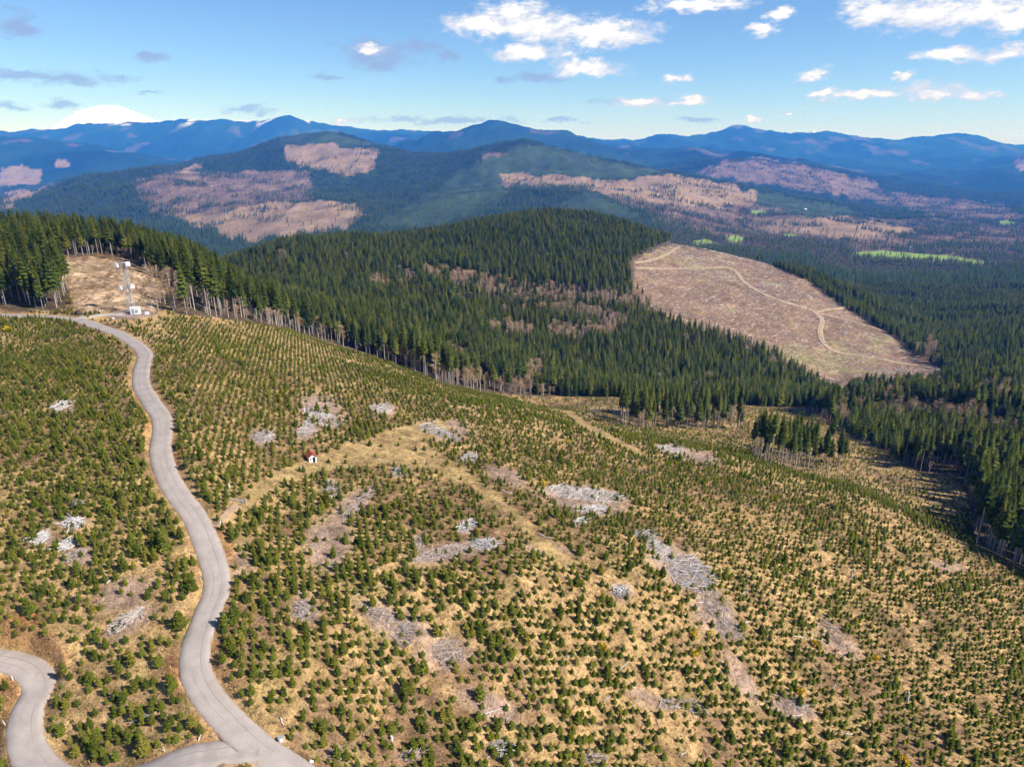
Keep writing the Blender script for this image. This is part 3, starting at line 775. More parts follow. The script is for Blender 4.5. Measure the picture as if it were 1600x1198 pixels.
def conifer_crown(seed, H, cb, Rm, nw, k, detail, mat, up=-0.22, ex=0.85):
    r = np.random.default_rng(seed); V = []; Fc = []
    def T(pts):
        b0 = len(V); V.extend(pts)
        return b0
    z0 = H * cb
    for i in range(nw):
        tt = (i + r.uniform(-0.3, 0.3)) / nw; tt = min(max(tt, 0), 0.985)
        z = z0 + (H - z0) * tt
        prof = (1 - tt) ** ex * (0.72 + 0.28 * min(1, tt * 6))
        for j in range(k):
            th = 2 * math.pi * (j + r.uniform(-0.35, 0.35)) / k + i * 1.9
            L = Rm * prof * r.uniform(0.62, 1.18) + 0.02 * Rm
            dr = (up + 0.35 * tt + r.uniform(-0.12, 0.12)) * L
            wd = L * r.uniform(0.26, 0.42)
            c, s_ = math.cos(th), math.sin(th); n = (-s_, c)
            zz = z + r.uniform(-0.4, 0.4) * (H - z0) / nw
            mid = 0.55 * L
            base = (0, 0, zz + 0.05 * L); tip = (c * L, s_ * L, zz + dr)
            ml = (c * mid + n[0] * wd, s_ * mid + n[1] * wd, zz + dr * 0.45 - 0.16 * wd)
            mr = (c * mid - n[0] * wd, s_ * mid - n[1] * wd, zz + dr * 0.45 - 0.16 * wd)
            mc = (c * mid, s_ * mid, zz + dr * 0.35 + 0.10 * L)
            if detail >= 2:
                b0 = T([base, ml, mc, mr, tip]); Fc.extend([(b0, b0 + 1, b0 + 2), (b0, b0 + 2, b0 + 3), (b0 + 1, b0 + 4, b0 + 2), (b0 + 2, b0 + 4, b0 + 3)])
                for q in range(2):   # hanging sprays
                    f = r.uniform(0.35, 0.95); off = r.uniform(-1, 1) * wd * (1 - abs(f - 0.55))
                    x = c * L * f + n[0] * off; y = s_ * L * f + n[1] * off; zc = zz + dr * f
                    a2 = r.uniform(0, 6.28); l2 = L * r.uniform(0.14, 0.26)
                    b0 = T([(x - math.cos(a2) * l2, y - math.sin(a2) * l2, zc + l2 * 0.3), (x + math.cos(a2) * l2, y + math.sin(a2) * l2, zc + l2 * 0.3), (x, y, zc - l2 * r.uniform(0.7, 1.3))])
                    Fc.append((b0, b0 + 1, b0 + 2))
            elif detail == 1:
                b0 = T([base, ml, mr, tip]); Fc.extend([(b0, b0 + 1, b0 + 3), (b0, b0 + 3, b0 + 2)])
            else:
                b0 = T([base, (ml[0], ml[1], ml[2] - 0.1 * L), (mr[0], mr[1], mr[2] - 0.1 * L)])
                V[b0 + 1] = (c * L + n[0] * wd * 1.3, s_ * L + n[1] * wd * 1.3, zz + dr); V[b0 + 2] = (c * L - n[0] * wd * 1.3, s_ * L - n[1] * wd * 1.3, zz + dr)
                Fc.append((b0, b0 + 1, b0 + 2))
    m = 6; b0 = T([(0.34 * Rm * math.cos(q * 6.2832 / m), 0.34 * Rm * math.sin(q * 6.2832 / m), z0 + 0.06 * (H - z0)) for q in range(m)] + [(0, 0, H)])  # opaque inner cone added to block light through the crown
    Fc.extend([(b0 + q, b0 + (q + 1) % m, b0 + m) for q in range(m)])
    return V, Fc


def trunk_geo(H, r0, seed, lean=0.0, n=5, top=1.0):
    r = np.random.default_rng(seed); V = []; Fc = []
    segs = 4
    for i in range(segs + 1):
        f = i / segs; rr = r0 * (1 - 0.85 * f) + 0.02
        ox, oy = lean * f * f + r.uniform(-0.05, 0.05), r.uniform(-0.05, 0.05)
        for j in range(n):
            V.append((ox + rr * math.cos(6.2832 * j / n), oy + rr * math.sin(6.2832 * j / n), H * top * f - 0.4 * (i == 0)))
    for i in range(segs):
        for j in range(n):
            a = i * n + j; b_ = i * n + (j + 1) % n
            Fc.append((a, b_, b_ + n)); Fc.append((a, b_ + n, a + n))
    return V, Fc


def bare_tree_geo(H, spread, seed, nlimb, ntwig, tw):
    """trunk + limbs, and the twigs of a leafless crown"""
    r = np.random.default_rng(seed)
    V, Fc = trunk_geo(H, 0.16 + 0.008 * H, seed, r.uniform(-0.6, 0.6), 5, 0.92)
    TV, TF = [], []
    def strip(a, b, w0, w1, VV, FF):
        a = np.array(a); b = np.array(b); d = b - a
        s_ = np.cross(d, r.normal(size=3)); s_ /= (np.linalg.norm(s_) + 1e-9)
        k0 = len(VV); VV.extend([tuple(a - s_ * w0), tuple(a + s_ * w0), tuple(b + s_ * w1), tuple(b - s_ * w1)])
        FF.extend([(k0, k0 + 1, k0 + 2), (k0, k0 + 2, k0 + 3)])
    for i in range(nlimb):
        f = r.uniform(0.32, 0.92); th = r.uniform(0, 6.28)
        L = spread * r.uniform(0.6, 1.1) * (1.15 - f * 0.75)
        a = np.array((0, 0, H * 0.92 * f)); b = a + np.array((math.cos(th) * L, math.sin(th) * L, L * r.uniform(0.5, 1.3)))
        strip(a, b, 0.07, 0.03, V, Fc); strip(a, b, 0.07, 0.03, V, Fc)
        for q in range(ntwig):
            g = r.uniform(0.3, 1.0); p0 = a + (b - a) * g
            d = r.normal(size=3); d[2] = abs(d[2]) * 0.9 + 0.15; d /= np.linalg.norm(d)
            p1 = p0 + d * r.uniform(0.4, 1.0) * spread * 0.55
            strip(p0, p1, tw, tw * 0.5, TV, TF)
    return (V, Fc), (TV, TF)


TALL_H = 28.0
crown_hi = [tris(*conifer_crown(100 + i, TALL_H, (0.40, 0.50, 0.33, 0.56)[i], (3.3, 2.9, 3.6, 2.6)[i], 24, 7, 2, M['needles']), 'fir_crown', M['needles']) for i in range(4)]
trunk_hi = [tris(*trunk_geo(TALL_H, 0.23, 200 + i, top=0.97), 'fir_trunk', M['bark']) for i in range(4)]


def joined(name, parts):
    """one mesh out of (V, F, material) pieces"""
    V = []; Fc = []; mi = []; mats = []
    for (v, f, m) in parts:
        k = len(V); V += list(v); Fc += [tuple(k + q for q in t3) for t3 in f]
        if m not in mats: mats.append(m)
        mi += [mats.index(m)] * len(f)
    me = mesh_np(name, V, np.array(Fc), None)
    for m in mats: me.materials.append(m)
    me.polygons.foreach_set('material_index', np.array(mi, np.int32)); me.update()
    return me


fir_mid = [joined('fir', [(*conifer_crown(120 + i, TALL_H, (0.38, 0.46, 0.30)[i], (3.2, 2.8, 3.5)[i], 19, 6, 2 if i < 2 else 1, None, ex=(0.62, 0.75, 0.55)[i]), M['needles']), (*trunk_geo(TALL_H, 0.28, 220 + i, n=4, top=0.97), M['bark'])]) for i in range(3)]
fir_edge = [joined('fir', [(*conifer_crown(100 + i, TALL_H, (0.40, 0.50, 0.33, 0.56)[i], (3.3, 2.9, 3.6, 2.6)[i], 24, 7, 2, None), M['needles']), (*trunk_geo(TALL_H, 0.23, 200 + i, top=0.97), M['bark'])]) for i in range(4)]
fir_young = [joined('fir', [(*conifer_crown(140 + i, 17.0, 0.10, (2.5, 2.2, 2.8)[i], 17, 6, 1, None, up=-0.1, ex=0.68), M['needles']), (*trunk_geo(17.0, 0.2, 240 + i, n=4, top=0.95), M['bark'])]) for i in range(3)]
fir_far = [joined('fir', [(*conifer_crown(160 + i, TALL_H, 0.16, (4.4, 3.8, 5.0)[i], 8, 5, 0, None), M['needles_far'])]) for i in range(3)]
sap = [tris(*conifer_crown(180 + i, 1.9, 0.02, (0.86, 0.78, 0.95, 0.82)[i], 13, 8, 1, None, up=0.14), 'sapling', M['sapling']) for i in range(4)]
sap_hi = [tris(*conifer_crown(190 + i, 1.9, 0.02, (0.86, 0.78, 0.95, 0.82)[i], 15, 9, 2, None, up=0.16), 'sapling', M['sapling']) for i in range(4)]
bare = [bare_tree_geo(16.0, (3.2, 2.6, 3.8)[i], 300 + i, 26, 9, 0.055) for i in range(3)]
bare_tr = [tris(*bare[i][0], 'alder_trunk', M['bare_bark']) for i in range(3)]
bare_cr = [tris(*bare[i][1], 'alder_twigs', M['twigs']) for i in range(3)]
bare_one = [joined('alder', [(*bare[i][0], M['bare_bark']), (*bare[i][1], M['twigs'])]) for i in range(3)]
_bf = [bare_tree_geo(16.0, (5.0, 4.2)[i], 320 + i, 12, 7, 0.28) for i in range(2)]
bare_far = [joined('alder', [(*_bf[i][1], M['twigs_far'])]) for i in range(2)]
_bb = [bare_tree_geo(1.5, 0.9, 340 + i, 14, 7, 0.018) for i in range(2)]
brush_me = [joined('brush', [(*_bb[i][1], M['brush'])]) for i in range(2)]


def tuft_geo(seed, h=0.42, n=16):
    r = np.random.default_rng(seed); V = []; Fc = []
    for i in range(n):
        a = r.uniform(0, 6.28); ra = r.uniform(0, 0.16); l = h * r.uniform(0.5, 1.1); o = r.uniform(0.1, 0.5) * l; w_ = r.uniform(0.02, 0.05)
        x, y = ra * math.cos(a), ra * math.sin(a); c, s_ = math.cos(a), math.sin(a)
        k0 = len(V); V.extend([(x - s_ * w_, y + c * w_, -0.05), (x + s_ * w_, y - c * w_, -0.05), (x + c * o, y + s_ * o, l)]); Fc.append((k0, k0 + 1, k0 + 2))
    return V, Fc


tuft = [tris(*tuft_geo(400 + i), 'grass_tuft', M['straw']) for i in range(3)]


def stick_geo(L, r0, seed, n=5):
    r = np.random.default_rng(seed); V = []; Fc = []
    segs = 3
    for i in range(segs + 1):
        f = i / segs; rr = r0 * (1 - 0.45 * f)
        oy, oz = r.uniform(-0.03, 0.03) * L, r.uniform(-0.015, 0.03) * L
        for j in range(n): V.append((L * (f - 0.5), oy + rr * math.cos(6.2832 * j / n), oz + rr * math.sin(6.2832 * j / n)))
    for i in range(segs):
        for j in range(n):
            a = i * n + j; b_ = i * n + (j + 1) % n
            Fc.append((a, b_, b_ + n)); Fc.append((a, b_ + n, a + n))
    for e in (0, segs * n):
        for j in range(1, n - 1): Fc.append((e, e + j, e + j + 1) if e else (e, e + j + 1, e + j))
    return V, Fc


log_me = [tris(*stick_geo(L, r0, 500 + i, 6), 'log', M['wood']) for i, (L, r0) in enumerate(((4.5, 0.17), (3.2, 0.14), (6.0, 0.19), (2.2, 0.22)))]
log_brown = [tris(*stick_geo(L, r0, 520 + i, 6), 'log', M['wood_brown']) for i, (L, r0) in enumerate(((4.2, 0.15), (3.0, 0.11), (5.2, 0.13), (2.0, 0.17)))]
stick_me = [tris(*stick_geo(L, r0, 540 + i, 3), 'stick', M['wood_brown']) for i, (L, r0) in enumerate(((1.1, 0.03), (1.8, 0.04), (0.7, 0.035)))]
stick_white = [tris(*stick_geo(L, r0, 560 + i, 3), 'stick', M['wood']) for i, (L, r0) in enumerate(((1.0, 0.05), (1.7, 0.06), (0.7, 0.05)))]


# ------------------------------------------------------------------ masses of plants: geometry nodes
def make_stuff(name, meshes, X, Y, Z, s, sz, rz, which, label, cat):
    n = len(X)
    me = bpy.data.meshes.new(name)
    me.vertices.add(n); me.vertices.foreach_set('co', np.stack([X, Y, Z], 1).astype(np.float32).ravel())
    for nm, arr, ty in (('sxy', s, 'FLOAT'), ('szz', sz, 'FLOAT'), ('rzz', rz, 'FLOAT'), ('which', which, 'INT')):
        a = me.attributes.new(nm, ty, 'POINT'); a.data.foreach_set('value', np.asarray(arr, np.int32 if ty == 'INT' else np.float32))
    o = obj(name, me); tag(o, label, cat, None, 'stuff')
    ng = bpy.data.node_groups.new(name, 'GeometryNodeTree')
    ng.interface.new_socket('Geometry', in_out='INPUT', socket_type='NodeSocketGeometry')
    ng.interface.new_socket('Geometry', in_out='OUTPUT', socket_type='NodeSocketGeometry')
    N = ng.nodes; Lk = ng.links
    gi = N.new('NodeGroupInput'); go = N.new('NodeGroupOutput')
    iop = N.new('GeometryNodeInstanceOnPoints'); iop.inputs['Pick Instance'].default_value = True
    jn_ = N.new('GeometryNodeJoinGeometry')
    for m in reversed(meshes):      # join puts the last link first
        po = bpy.data.objects.new(name + '_source', m)
        oi = N.new('GeometryNodeObjectInfo'); oi.inputs['Object'].default_value = po; oi.transform_space = 'ORIGINAL'
        g2 = N.new('GeometryNodeGeometryToInstance'); Lk.new(oi.outputs['Geometry'], g2.inputs[0]); Lk.new(g2.outputs[0], jn_.inputs[0])
    def attr(nm, ty):
        a = N.new('GeometryNodeInputNamedAttribute'); a.data_type = ty; a.inputs['Name'].default_value = nm
        return a.outputs[0]
    cs = N.new('ShaderNodeCombineXYZ'); a = attr('sxy', 'FLOAT'); Lk.new(a, cs.inputs[0]); Lk.new(a, cs.inputs[1]); Lk.new(attr('szz', 'FLOAT'), cs.inputs[2])
    cr = N.new('ShaderNodeCombineXYZ'); Lk.new(attr('rzz', 'FLOAT'), cr.inputs[2])
    Lk.new(gi.outputs[0], iop.inputs['Points']); Lk.new(jn_.outputs[0], iop.inputs['Instance'])
    Lk.new(attr('which', 'INT'), iop.inputs['Instance Index']); Lk.new(cr.outputs[0], iop.inputs['Rotation']); Lk.new(cs.outputs[0], iop.inputs['Scale'])
    Lk.new(iop.outputs[0], go.inputs[0])
    md_ = o.modifiers.new('plants', 'NODES'); md_.node_group = ng
    return o


def scatter(spacing, x0, x1, y0, y1, jitter=0.45, angle=0.0):
    """jittered planting grid over a world rectangle"""
    c, s_ = math.cos(angle), math.sin(angle)
    cx, cy = (x0 + x1) / 2, (y0 + y1) / 2; h = math.hypot(x1 - x0, y1 - y0) / 2 + spacing
    g = np.arange(-h, h, spacing)
    U, W = np.meshgrid(g, g); U = U.ravel() + rng.uniform(-jitter, jitter, U.size) * spacing; W = W.ravel() + rng.uniform(-jitter, jitter, W.size) * spacing
    X = cx + U * c - W * s_; Y = cy + U * s_ + W * c
    m = (X > x0) & (X < x1) & (Y > y0) & (Y < y1)
    return X[m], Y[m]


SL = (ZG - CAMZ) / YG
HOR = np.maximum.accumulate(SL, axis=0)


def seen(X, Y, Z, h, slack=0.006):
    hs = grid_sample(HOR, X, Y * 0.985)
    return (Z + h - CAMZ) / Y > hs - slack


# ---- saplings of the plantation
def sapling_zone(X, Y):
    Z = ground_z(X, Y); px, py, d = proj(X, Y, Z)
    e = np.interp(px, NEAR_EDGE[:, 0], NEAR_EDGE[:, 1])
    ok = (py > e + 1) & (d < np.where(px < 430, 345, 540)) & (px > -120) & (px < 1740) & (py < 1260) & (d > 60)
    extra = (py > 640) & (px > 1150) & (px < 1262) & (d > 380) & (d < 540)
    ok |= extra
    ok &= ~(in_poly(px, py, QUARRY) & (d < 420)) & ~(in_poly(px, py, VALLEY_TRACK))
    rd_, _ = road_dist(X, Y)
    ok &= rd_ > ROAD_W / 2 + 1.1
    ok &= np.hypot(X - PADX, Y - PADY) > 12
    return ok, Z, px, py, d


X, Y = scatter(1.46, -330, 330, 55, 520, 0.25, 0.30)
Zc = ground_z(X, Y); pxc, pyc, dc = proj(X, Y, Zc); m = (pxc > -150) & (pxc < 1770) & (pyc < 1290) & (dc < 560); X, Y = X[m], Y[m]
ok, Z, px, py, d = sapling_zone(X, Y)
dens = np.interp(px, [0, 400, 700, 1600], [0.93, 0.90, 0.76, 0.80])
dens = dens * np.where((d > 285) & (px > 820), 0.62, 1.0) * (0.62 + 0.6 * sstep(fbm(X / 18, Y / 18, 131, 3), 0.30, 0.55)).clip(0, 1.02)
dens = dens * (1 - 0.88 * debris_amount(px, py, d)) * np.where(in_poly(px, py, GRASS_TRACK), 0.10, 1.0)
dens = np.where((py < 515) & (px > 120) & (px < 260), dens * 0.35, dens)
dens = np.where(ell(px, py, (930, 650, 80, 22, 0.25)) < 1, dens * 0.6, dens)
ok &= rng.uniform(size=len(X)) < dens
X, Y, Z, px, py, d = [q[ok] for q in (X, Y, Z, px, py, d)]
# extra volunteer seedlings, clumped
s = np.exp(rng.normal(0, 0.22, len(X))) * (0.70 + 0.38 * fbm(X / 26, Y / 26, 137, 3))
s = s * np.interp(px, [0, 500, 1000, 1600], [1.06, 1.0, 0.94, 0.95]) * np.interp(py, [490, 650, 900, 1198], [0.66, 0.76, 0.83, 0.87]) * np.where(d > 290, 0.82, 1.0)
rz = rng.uniform(0, 6.28, len(X)); wh = rng.integers(0, 4, len(X)); sz = s * rng.uniform(0.9, 1.4, len(X))
big = rng.uniform(size=len(X)) < 0.02; s = np.where(big, s * 1.5, s); sz = np.where(big, sz * 1.55, sz)
size = np.where((px > 4) & (px < 1596) & (py < 1192) & seen(X, Y, Z, 1.0), sz / d, 0)
top = np.argsort(-size)[:300]
SAP_IND = [(X[i], Y[i], Z[i], s[i], sz[i], rz[i], wh[i], px[i], py[i]) for i in top]
rest = np.ones(len(X), bool); rest[top] = False
SAPXY = np.stack([X, Y], 1); SAP_TOP = {int(q): n_ for n_, q in enumerate(top)}
rest &= seen(X, Y, Z, 2.5, 0.03)
make_stuff('sapling_plantation', sap, X[rest], Y[rest], Z[rest] - 0.05, s[rest], sz[rest], rz[rest], wh[rest], 'thousands of green conifer saplings planted across the dry grassy slope', 'saplings')
print('saplings', rest.sum())

# ---- tall trees out to 1650 m
BARE_POLY = [[(662, 414), (720, 420), (800, 438), (900, 444), (1000, 462), (1010, 474), (900, 462), (790, 456), (680, 440)], [(824, 472), (880, 469), (940, 480), (978, 494), (978, 514), (905, 523), (880, 512), (940, 502), (930, 492), (890, 484), (830, 478)],
             [(620, 418), (655, 425), (650, 445), (625, 440)], [(584, 430), (608, 434), (604, 446), (586, 442)], [(430, 392), (448, 390), (446, 405), (430, 405)], [(530, 396), (552, 398), (548, 404), (532, 404)], [(768, 500), (830, 505), (828, 520), (770, 516)],
             [(690, 540), (735, 535), (730, 560), (695, 560)], [(700, 575), (760, 580), (835, 590), (835, 625), (760, 615), (690, 600)], [(232, 398), (300, 385), (395, 385), (392, 420), (330, 440), (285, 480), (240, 478)],
             [(985, 432), (1050, 440), (1085, 468), (1070, 500), (1010, 478), (985, 462)], [(1300, 625), (1345, 615), (1450, 628), (1560, 640), (1600, 655), (1600, 668), (1450, 645), (1345, 634), (1310, 655)], [(1420, 590), (1600, 598), (1600, 632), (1480, 622)], [(1340, 600), (1400, 600), (1420, 622), (1350, 618)],
             [(1440, 705), (1478, 705), (1480, 735), (1440, 735)], [(825, 605), (870, 600), (875, 625), (830, 625)], [(860, 500), (920, 505), (900, 530), (860, 520)], [(820, 570), (850, 560), (845, 590), (820, 585)], [(1440, 535), (1462, 532), (1470, 556), (1450, 562)]]
YOUNG_POLY = [(700, 470), (1000, 470), (1200, 520), (1300, 590), (1330, 640), (1160, 640), (960, 632), (835, 630), (800, 560)]


def tree_points(spacing, ymin, ymax):
    X, Y = scatter(spacing, -1.0 * ymax, 1.0 * ymax, ymin, ymax, 0.46, 0.2)
    m = np.abs(X) < 0.86 * Y + 30; X, Y = X[m], Y[m]
    Z = ground_z(X, Y); px, py, d = proj(X, Y, Z)
    m = (px > -140) & (px < 1740) & seen(X, Y, Z, 30.0, 0.012)
    return [q[m] for q in (X, Y, Z, px, py, d)]


A = tree_points(4.6, 170, 760); B = tree_points(5.7, 620, 1720)
A = [q[A[5] < 740] for q in A]; B = [q[(B[5] >= 740) & (B[5] < 1660)] for q in B]
X, Y, Z, px, py, d = [np.concatenate([a, b_]) for a, b_ in zip(A, B)]
e = np.interp(px, NEAR_EDGE[:, 0], NEAR_EDGE[:, 1])
forest = ((py < e) & (d > np.where(px > 1480, 195, 262))) | (d > 560) | ((d > 352) & (px < 420))
forest &= ~(in_poly(px, py, CLEARCUT) & (d > 560) & (d < 1420))
forest &= ~((py > 636) & (px > 1145) & (px < 1262) & (d < 560))
forest &= ~(in_poly(px, py, QUARRY) & (d < 420))
forest &= ~((px > 118) & (px < 275) & (d < 352) & (py > 432))
standA = (px > 965) & (px < 1165) & (py > 646) & (py < 674) & (d < 520) & (d > 380)
standB = (px > 1172) & (px < 1318) & (py > 706) & (py < 744) & (d < 420) & (d > 300)
single = (np.hypot(px - 1268, py - 668) < 9) & (d < 560)
forest |= standA | standB
rd_, _ = road_dist(X, Y); forest &= rd_ > 7
forest &= np.hypot(X - PADX, Y - PADY) > 16
young = in_poly(px, py, YOUNG_POLY) & (d > 470) & (d < 1000) & ~standA & ~standB
young |= (px > 1300) & (d < 620) & (d > 380) & (py > 655) & (py < 720)
young |= (d > 700) & (px > 1180) & (~in_poly(px, py, CLEARCUT)) & (fbm(X / 300, Y / 300, 151, 2) > 0.45)
h = np.where(young, 15.0, np.interp(d, [300, 420, 620, 1300], [27.0, 26.0, 20.5, 21.0])) * rng.uniform(0.80, 1.14, len(X)) * (0.86 + 0.28 * fbm(X / 60, Y / 60, 141, 3))
h = np.where((px > 1290) & (d < 480), h * 0.92, h)
h = np.where((px < 112) & (d < 330), h * 0.86, h)
h = np.where((px < 420) & (d > 330) & (d < 620), h * 0.74, h)
h = h * np.where(rng.uniform(size=len(X)) < 0.25, rng.uniform(0.72, 0.95, len(X)), 1.0)
_, pcm, _ = proj(X, Y, Z + 0.55 * np.where(young, 14, 18))
jxx = (fbm(X / 25, Y / 25, 143, 2) - 0.5) * 18; jyy = (fbm(X / 25, Y / 25, 145, 2) - 0.5) * 8
isb = np.zeros(len(X), bool)
for p in BARE_POLY: isb |= in_poly(px + jxx, pcm + jyy, p) & ((d < 350) | (p[0][0] != 232))
isb &= ~standA & ~standB & (rng.uniform(size=len(X)) < 0.85)
near_edge_band = (py > e - 9) & (d < 480) & (px > 270) & (px < 840)
isb |= near_edge_band & (rng.uniform(size=len(X)) < 0.36)
isb |= (rng.uniform(size=len(X)) < 0.018) & (d < 900)
# bare scrub around the tower clearing
scrub = (px > 225) & (px < 300) & (py > 418) & (py < 486) & (d < 420) & ~forest & (rng.uniform(size=len(X)) < 0.8)
isb |= scrub
keepdens = np.where(isb, np.where((px > 800) & (px < 1000), 0.95, 0.62), np.where(standA | standB, 0.42, 0.97))
keep = (forest | scrub) & (rng.uniform(size=len(X)) < keepdens)
X, Y, Z, px, py, d, h, isb, young, standA, standB, band = [q[keep] for q in (X, Y, Z, px, py, d, h, isb, young, standA, standB, near_edge_band)]
h = np.where(isb, rng.uniform(9, 17, len(X)) * np.where((px > 800) & (px < 1000) & (d > 480), 0.8, 1.0), h)
h = np.where(isb & (px > 1290) & (d < 460), h * 0.6, h)
h = np.where(isb & (px < 400) & (d < 420), h * 0.66, h)
rz = rng.uniform(0, 6.28, len(X))
vis = (px > 3) & (px < 1597) & seen(X, Y, Z, 12.0, 0.0)
con = ~isb
size = np.where(con & vis, h / d, 0); size = size * np.where(py > np.interp(px, NEAR_EDGE[:, 0], NEAR_EDGE[:, 1]) - 14, 1.4, 1.0)
ci = np.argsort(-size)[:300]
sizeb = np.where(isb & vis, h / d, 0); bi = np.argsort(-sizeb)[:300]
CON_IND = [(X[i], Y[i], Z[i], h[i], rz[i], px[i], py[i], standA[i], standB[i], d[i]) for i in ci]
BARE_IND = [(X[i], Y[i], Z[i], h[i], rz[i], px[i], py[i], d[i]) for i in bi]
rest = np.ones(len(X), bool); rest[ci] = False; rest[bi] = False


def stuff_sel(name, meshes, sel, Hm, lab, cat, wmul=1.0):
    n = int(sel.sum())
    if n == 0: return
    sc_ = h[sel] / Hm
    make_stuff(name, meshes, X[sel], Y[sel], Z[sel] - 0.2, sc_ * rng.uniform(0.8, 1.5, n) * wmul * np.interp(d[sel], [300, 600], [1.0, 1.3]), sc_, rz[sel], rng.integers(0, len(meshes), n), lab, cat)
    print(name, n)


stuff_sel('forest', fir_edge, rest & con & ~young & (d < 520), TALL_H, 'dense dark conifer forest behind the plantation edge', 'forest')
stuff_sel('hill_forest', fir_mid, rest & con & ~young & (d >= 520), TALL_H, 'conifer forest covering the rounded hill and the slopes beyond', 'forest')
stuff_sel('young_forest', fir_young, rest & con & young, 17.0, 'dense younger conifer stand in the low ground below the clear-cut', 'forest')
stuff_sel('bare_woodland', bare_one, rest & isb, 16.0, 'brown leafless alder woodland in bands between the conifers', 'woodland', 1.15)

# ---- far forests 1650 m - 7600 m
def far_points(spacing, y0, y1):
    X, Y = scatter(spacing, -0.82 * y1, 0.82 * y1, y0, y1, 0.48, 0.5)
    m = np.abs(X) < 0.80 * Y; X, Y = X[m], Y[m]
    Z = ground_z(X, Y); px, py, d = proj(X, Y, Z)
    m = (px > -60) & (px < 1660) & seen(X, Y, Z, 26.0, 0.002)
    return [q[m] for q in (X, Y, Z, px, py, d)]


FA = far_points(8.5, 1560, 2700); FB = far_points(12.5, 2700, 4600); FC = far_points(19, 4600, 8600)
X, Y, Z, px, py, d = [np.concatenate(q) for q in zip(FA, FB, FC)]
m = d > 1652; X, Y, Z, px, py, d = [q[m] for q in (X, Y, Z, px, py, d)]
jx_ = (fbm(X / (0.012 * d + 2), Y / (0.03 * d + 2), 41, 3) - 0.5) * 44; jy_ = (fbm(X / (0.012 * d + 2), Y / (0.03 * d + 2), 47, 3) - 0.5) * 13
fmk = far_masks(px + jx_ + rng.normal(0, 7, len(X)), py + jy_ + rng.normal(0, 2.2, len(X)), d, px, py)
u = rng.uniform(size=len(X)); nn = fbm(X / 140, Y / 140, 161, 3); nb = fbm(X / 260, Y / 260, 163, 3)
valley = (d > 1900) & (d < 4300) & (px > 1040)
pc = np.full(len(X), 0.90) - 0.35 * sstep(nb, 0.58, 0.70)
pc = np.where(valley, np.clip(1.5 * sstep(nb, 0.38, 0.55), 0.05, 0.95) * np.where(d < 2200, 0.9, 0.34), pc)
pc = np.where(fmk['mixed'], 0.03 + 0.6 * sstep(nn, 0.50, 0.64), pc)
pc = np.where(fmk['young'], 0.15 + 0.75 * sstep(nn, 0.40, 0.58), pc)
pc = np.where(fmk['cut'], 0.01 + 0.30 * sstep(nn, 0.56, 0.68), pc)
pc = np.where(fmk['field'], 0.02, pc)
pb = np.where(valley, 0.45, 0.012); pb = np.where(fmk['mixed'], 0.40, pb); pb = np.where(fmk['cut'] | fmk['field'] | fmk['young'], 0.01, pb)
kc = u < pc; kb = ~kc & (u < pc + pb)
h = rng.uniform(18, 31, len(X)) * np.interp(d, [1650, 2600, 6000], [0.95, 1.0, 1.0]) * np.where(fmk['young'], 0.42, 1.0)
rz = rng.uniform(0, 6.28, len(X))
wide = np.interp(d, [1650, 2700, 4600, 8000], [1.0, 1.15, 1.6, 2.1])
def far_stuff(name, meshes, sel, Hm, lab, cat, hm=1.0):
    n = int(sel.sum()); s_ = h[sel] * hm / Hm
    make_stuff(name, meshes, X[sel], Y[sel], Z[sel] - 0.5, s_ * wide[sel] * rng.uniform(0.8, 1.2, n), s_, rz[sel], rng.integers(0, len(meshes), n), lab, cat); print(name, n)
far_stuff('far_forest', fir_far, kc, TALL_H, 'hazy conifer forest covering the valley and the far hills', 'forest')
far_stuff('far_woodland', bare_far, kb, 16.0, 'hazy brown leafless woodland scattered through the far valley', 'woodland', 0.5)

# ---- dry grass, brush and sticks on the near slope
X, Y = scatter(0.85, -150, 210, 58, 250, 0.5, 0.1)
Z = ground_z(X, Y); px, py, d = proj(X, Y, Z)
m = (px > -40) & (px < 1640) & (py < 1230) & (d < 235); X, Y, Z, px, py, d = [q[m] for q in (X, Y, Z, px, py, d)]
ok, Z, px, py, d = sapling_zone(X, Y)
rdn, _ = road_dist(X, Y)
ok |= (rdn > ROAD_W / 2 + 0.25) & (rdn < ROAD_W / 2 + 2) & (rng.uniform(size=len(X)) < 0.6)
dbr = debris_amount(px, py, d)
ok &= rng.uniform(size=len(X)) < (0.80 - 0.6 * dbr) * np.where(in_poly(px, py, GRASS_TRACK), 0.25, 1)
k = ok & (rng.uniform(size=len(X)) < 0.84); kb = ok & ~k
n = k.sum(); s = rng.uniform(0.5, 1.35, n)
make_stuff('grass', tuft, X[k], Y[k], Z[k], s * 1.25, s, rng.uniform(0, 6.28, n), rng.integers(0, 3, n), 'tufts of dry straw coloured grass covering the slope', 'grass')
n = kb.sum(); s = rng.uniform(0.3, 0.75, n)
make_stuff('dry_brush', brush_me, X[kb], Y[kb], Z[kb] - 0.05, s * 1.1, s * 0.8, rng.uniform(0, 6.28, n), rng.integers(0, 2, n), 'low brown dead brush between the saplings', 'brush')
print('grass', k.sum(), kb.sum())
X, Y = scatter(0.62, -150, 190, 58, 300, 0.5, 0.7)
Z = ground_z(X, Y); px, py, d = proj(X, Y, Z)
m = (px > -10) & (px < 1610) & (py < 1210) & (d < 260); X, Y, Z, px, py, d = [q[m] for q in (X, Y, Z, px, py, d)]
dbr = debris_amount(px, py, d)
rdn, _ = road_dist(X, Y)
k = (rng.uniform(size=len(X)) < 0.02 + 0.55 * dbr ** 1.5) & (rdn > ROAD_W / 2 + 1)
k &= ~(in_poly(px, py, GRASS_TRACK))
n = int(k.sum())
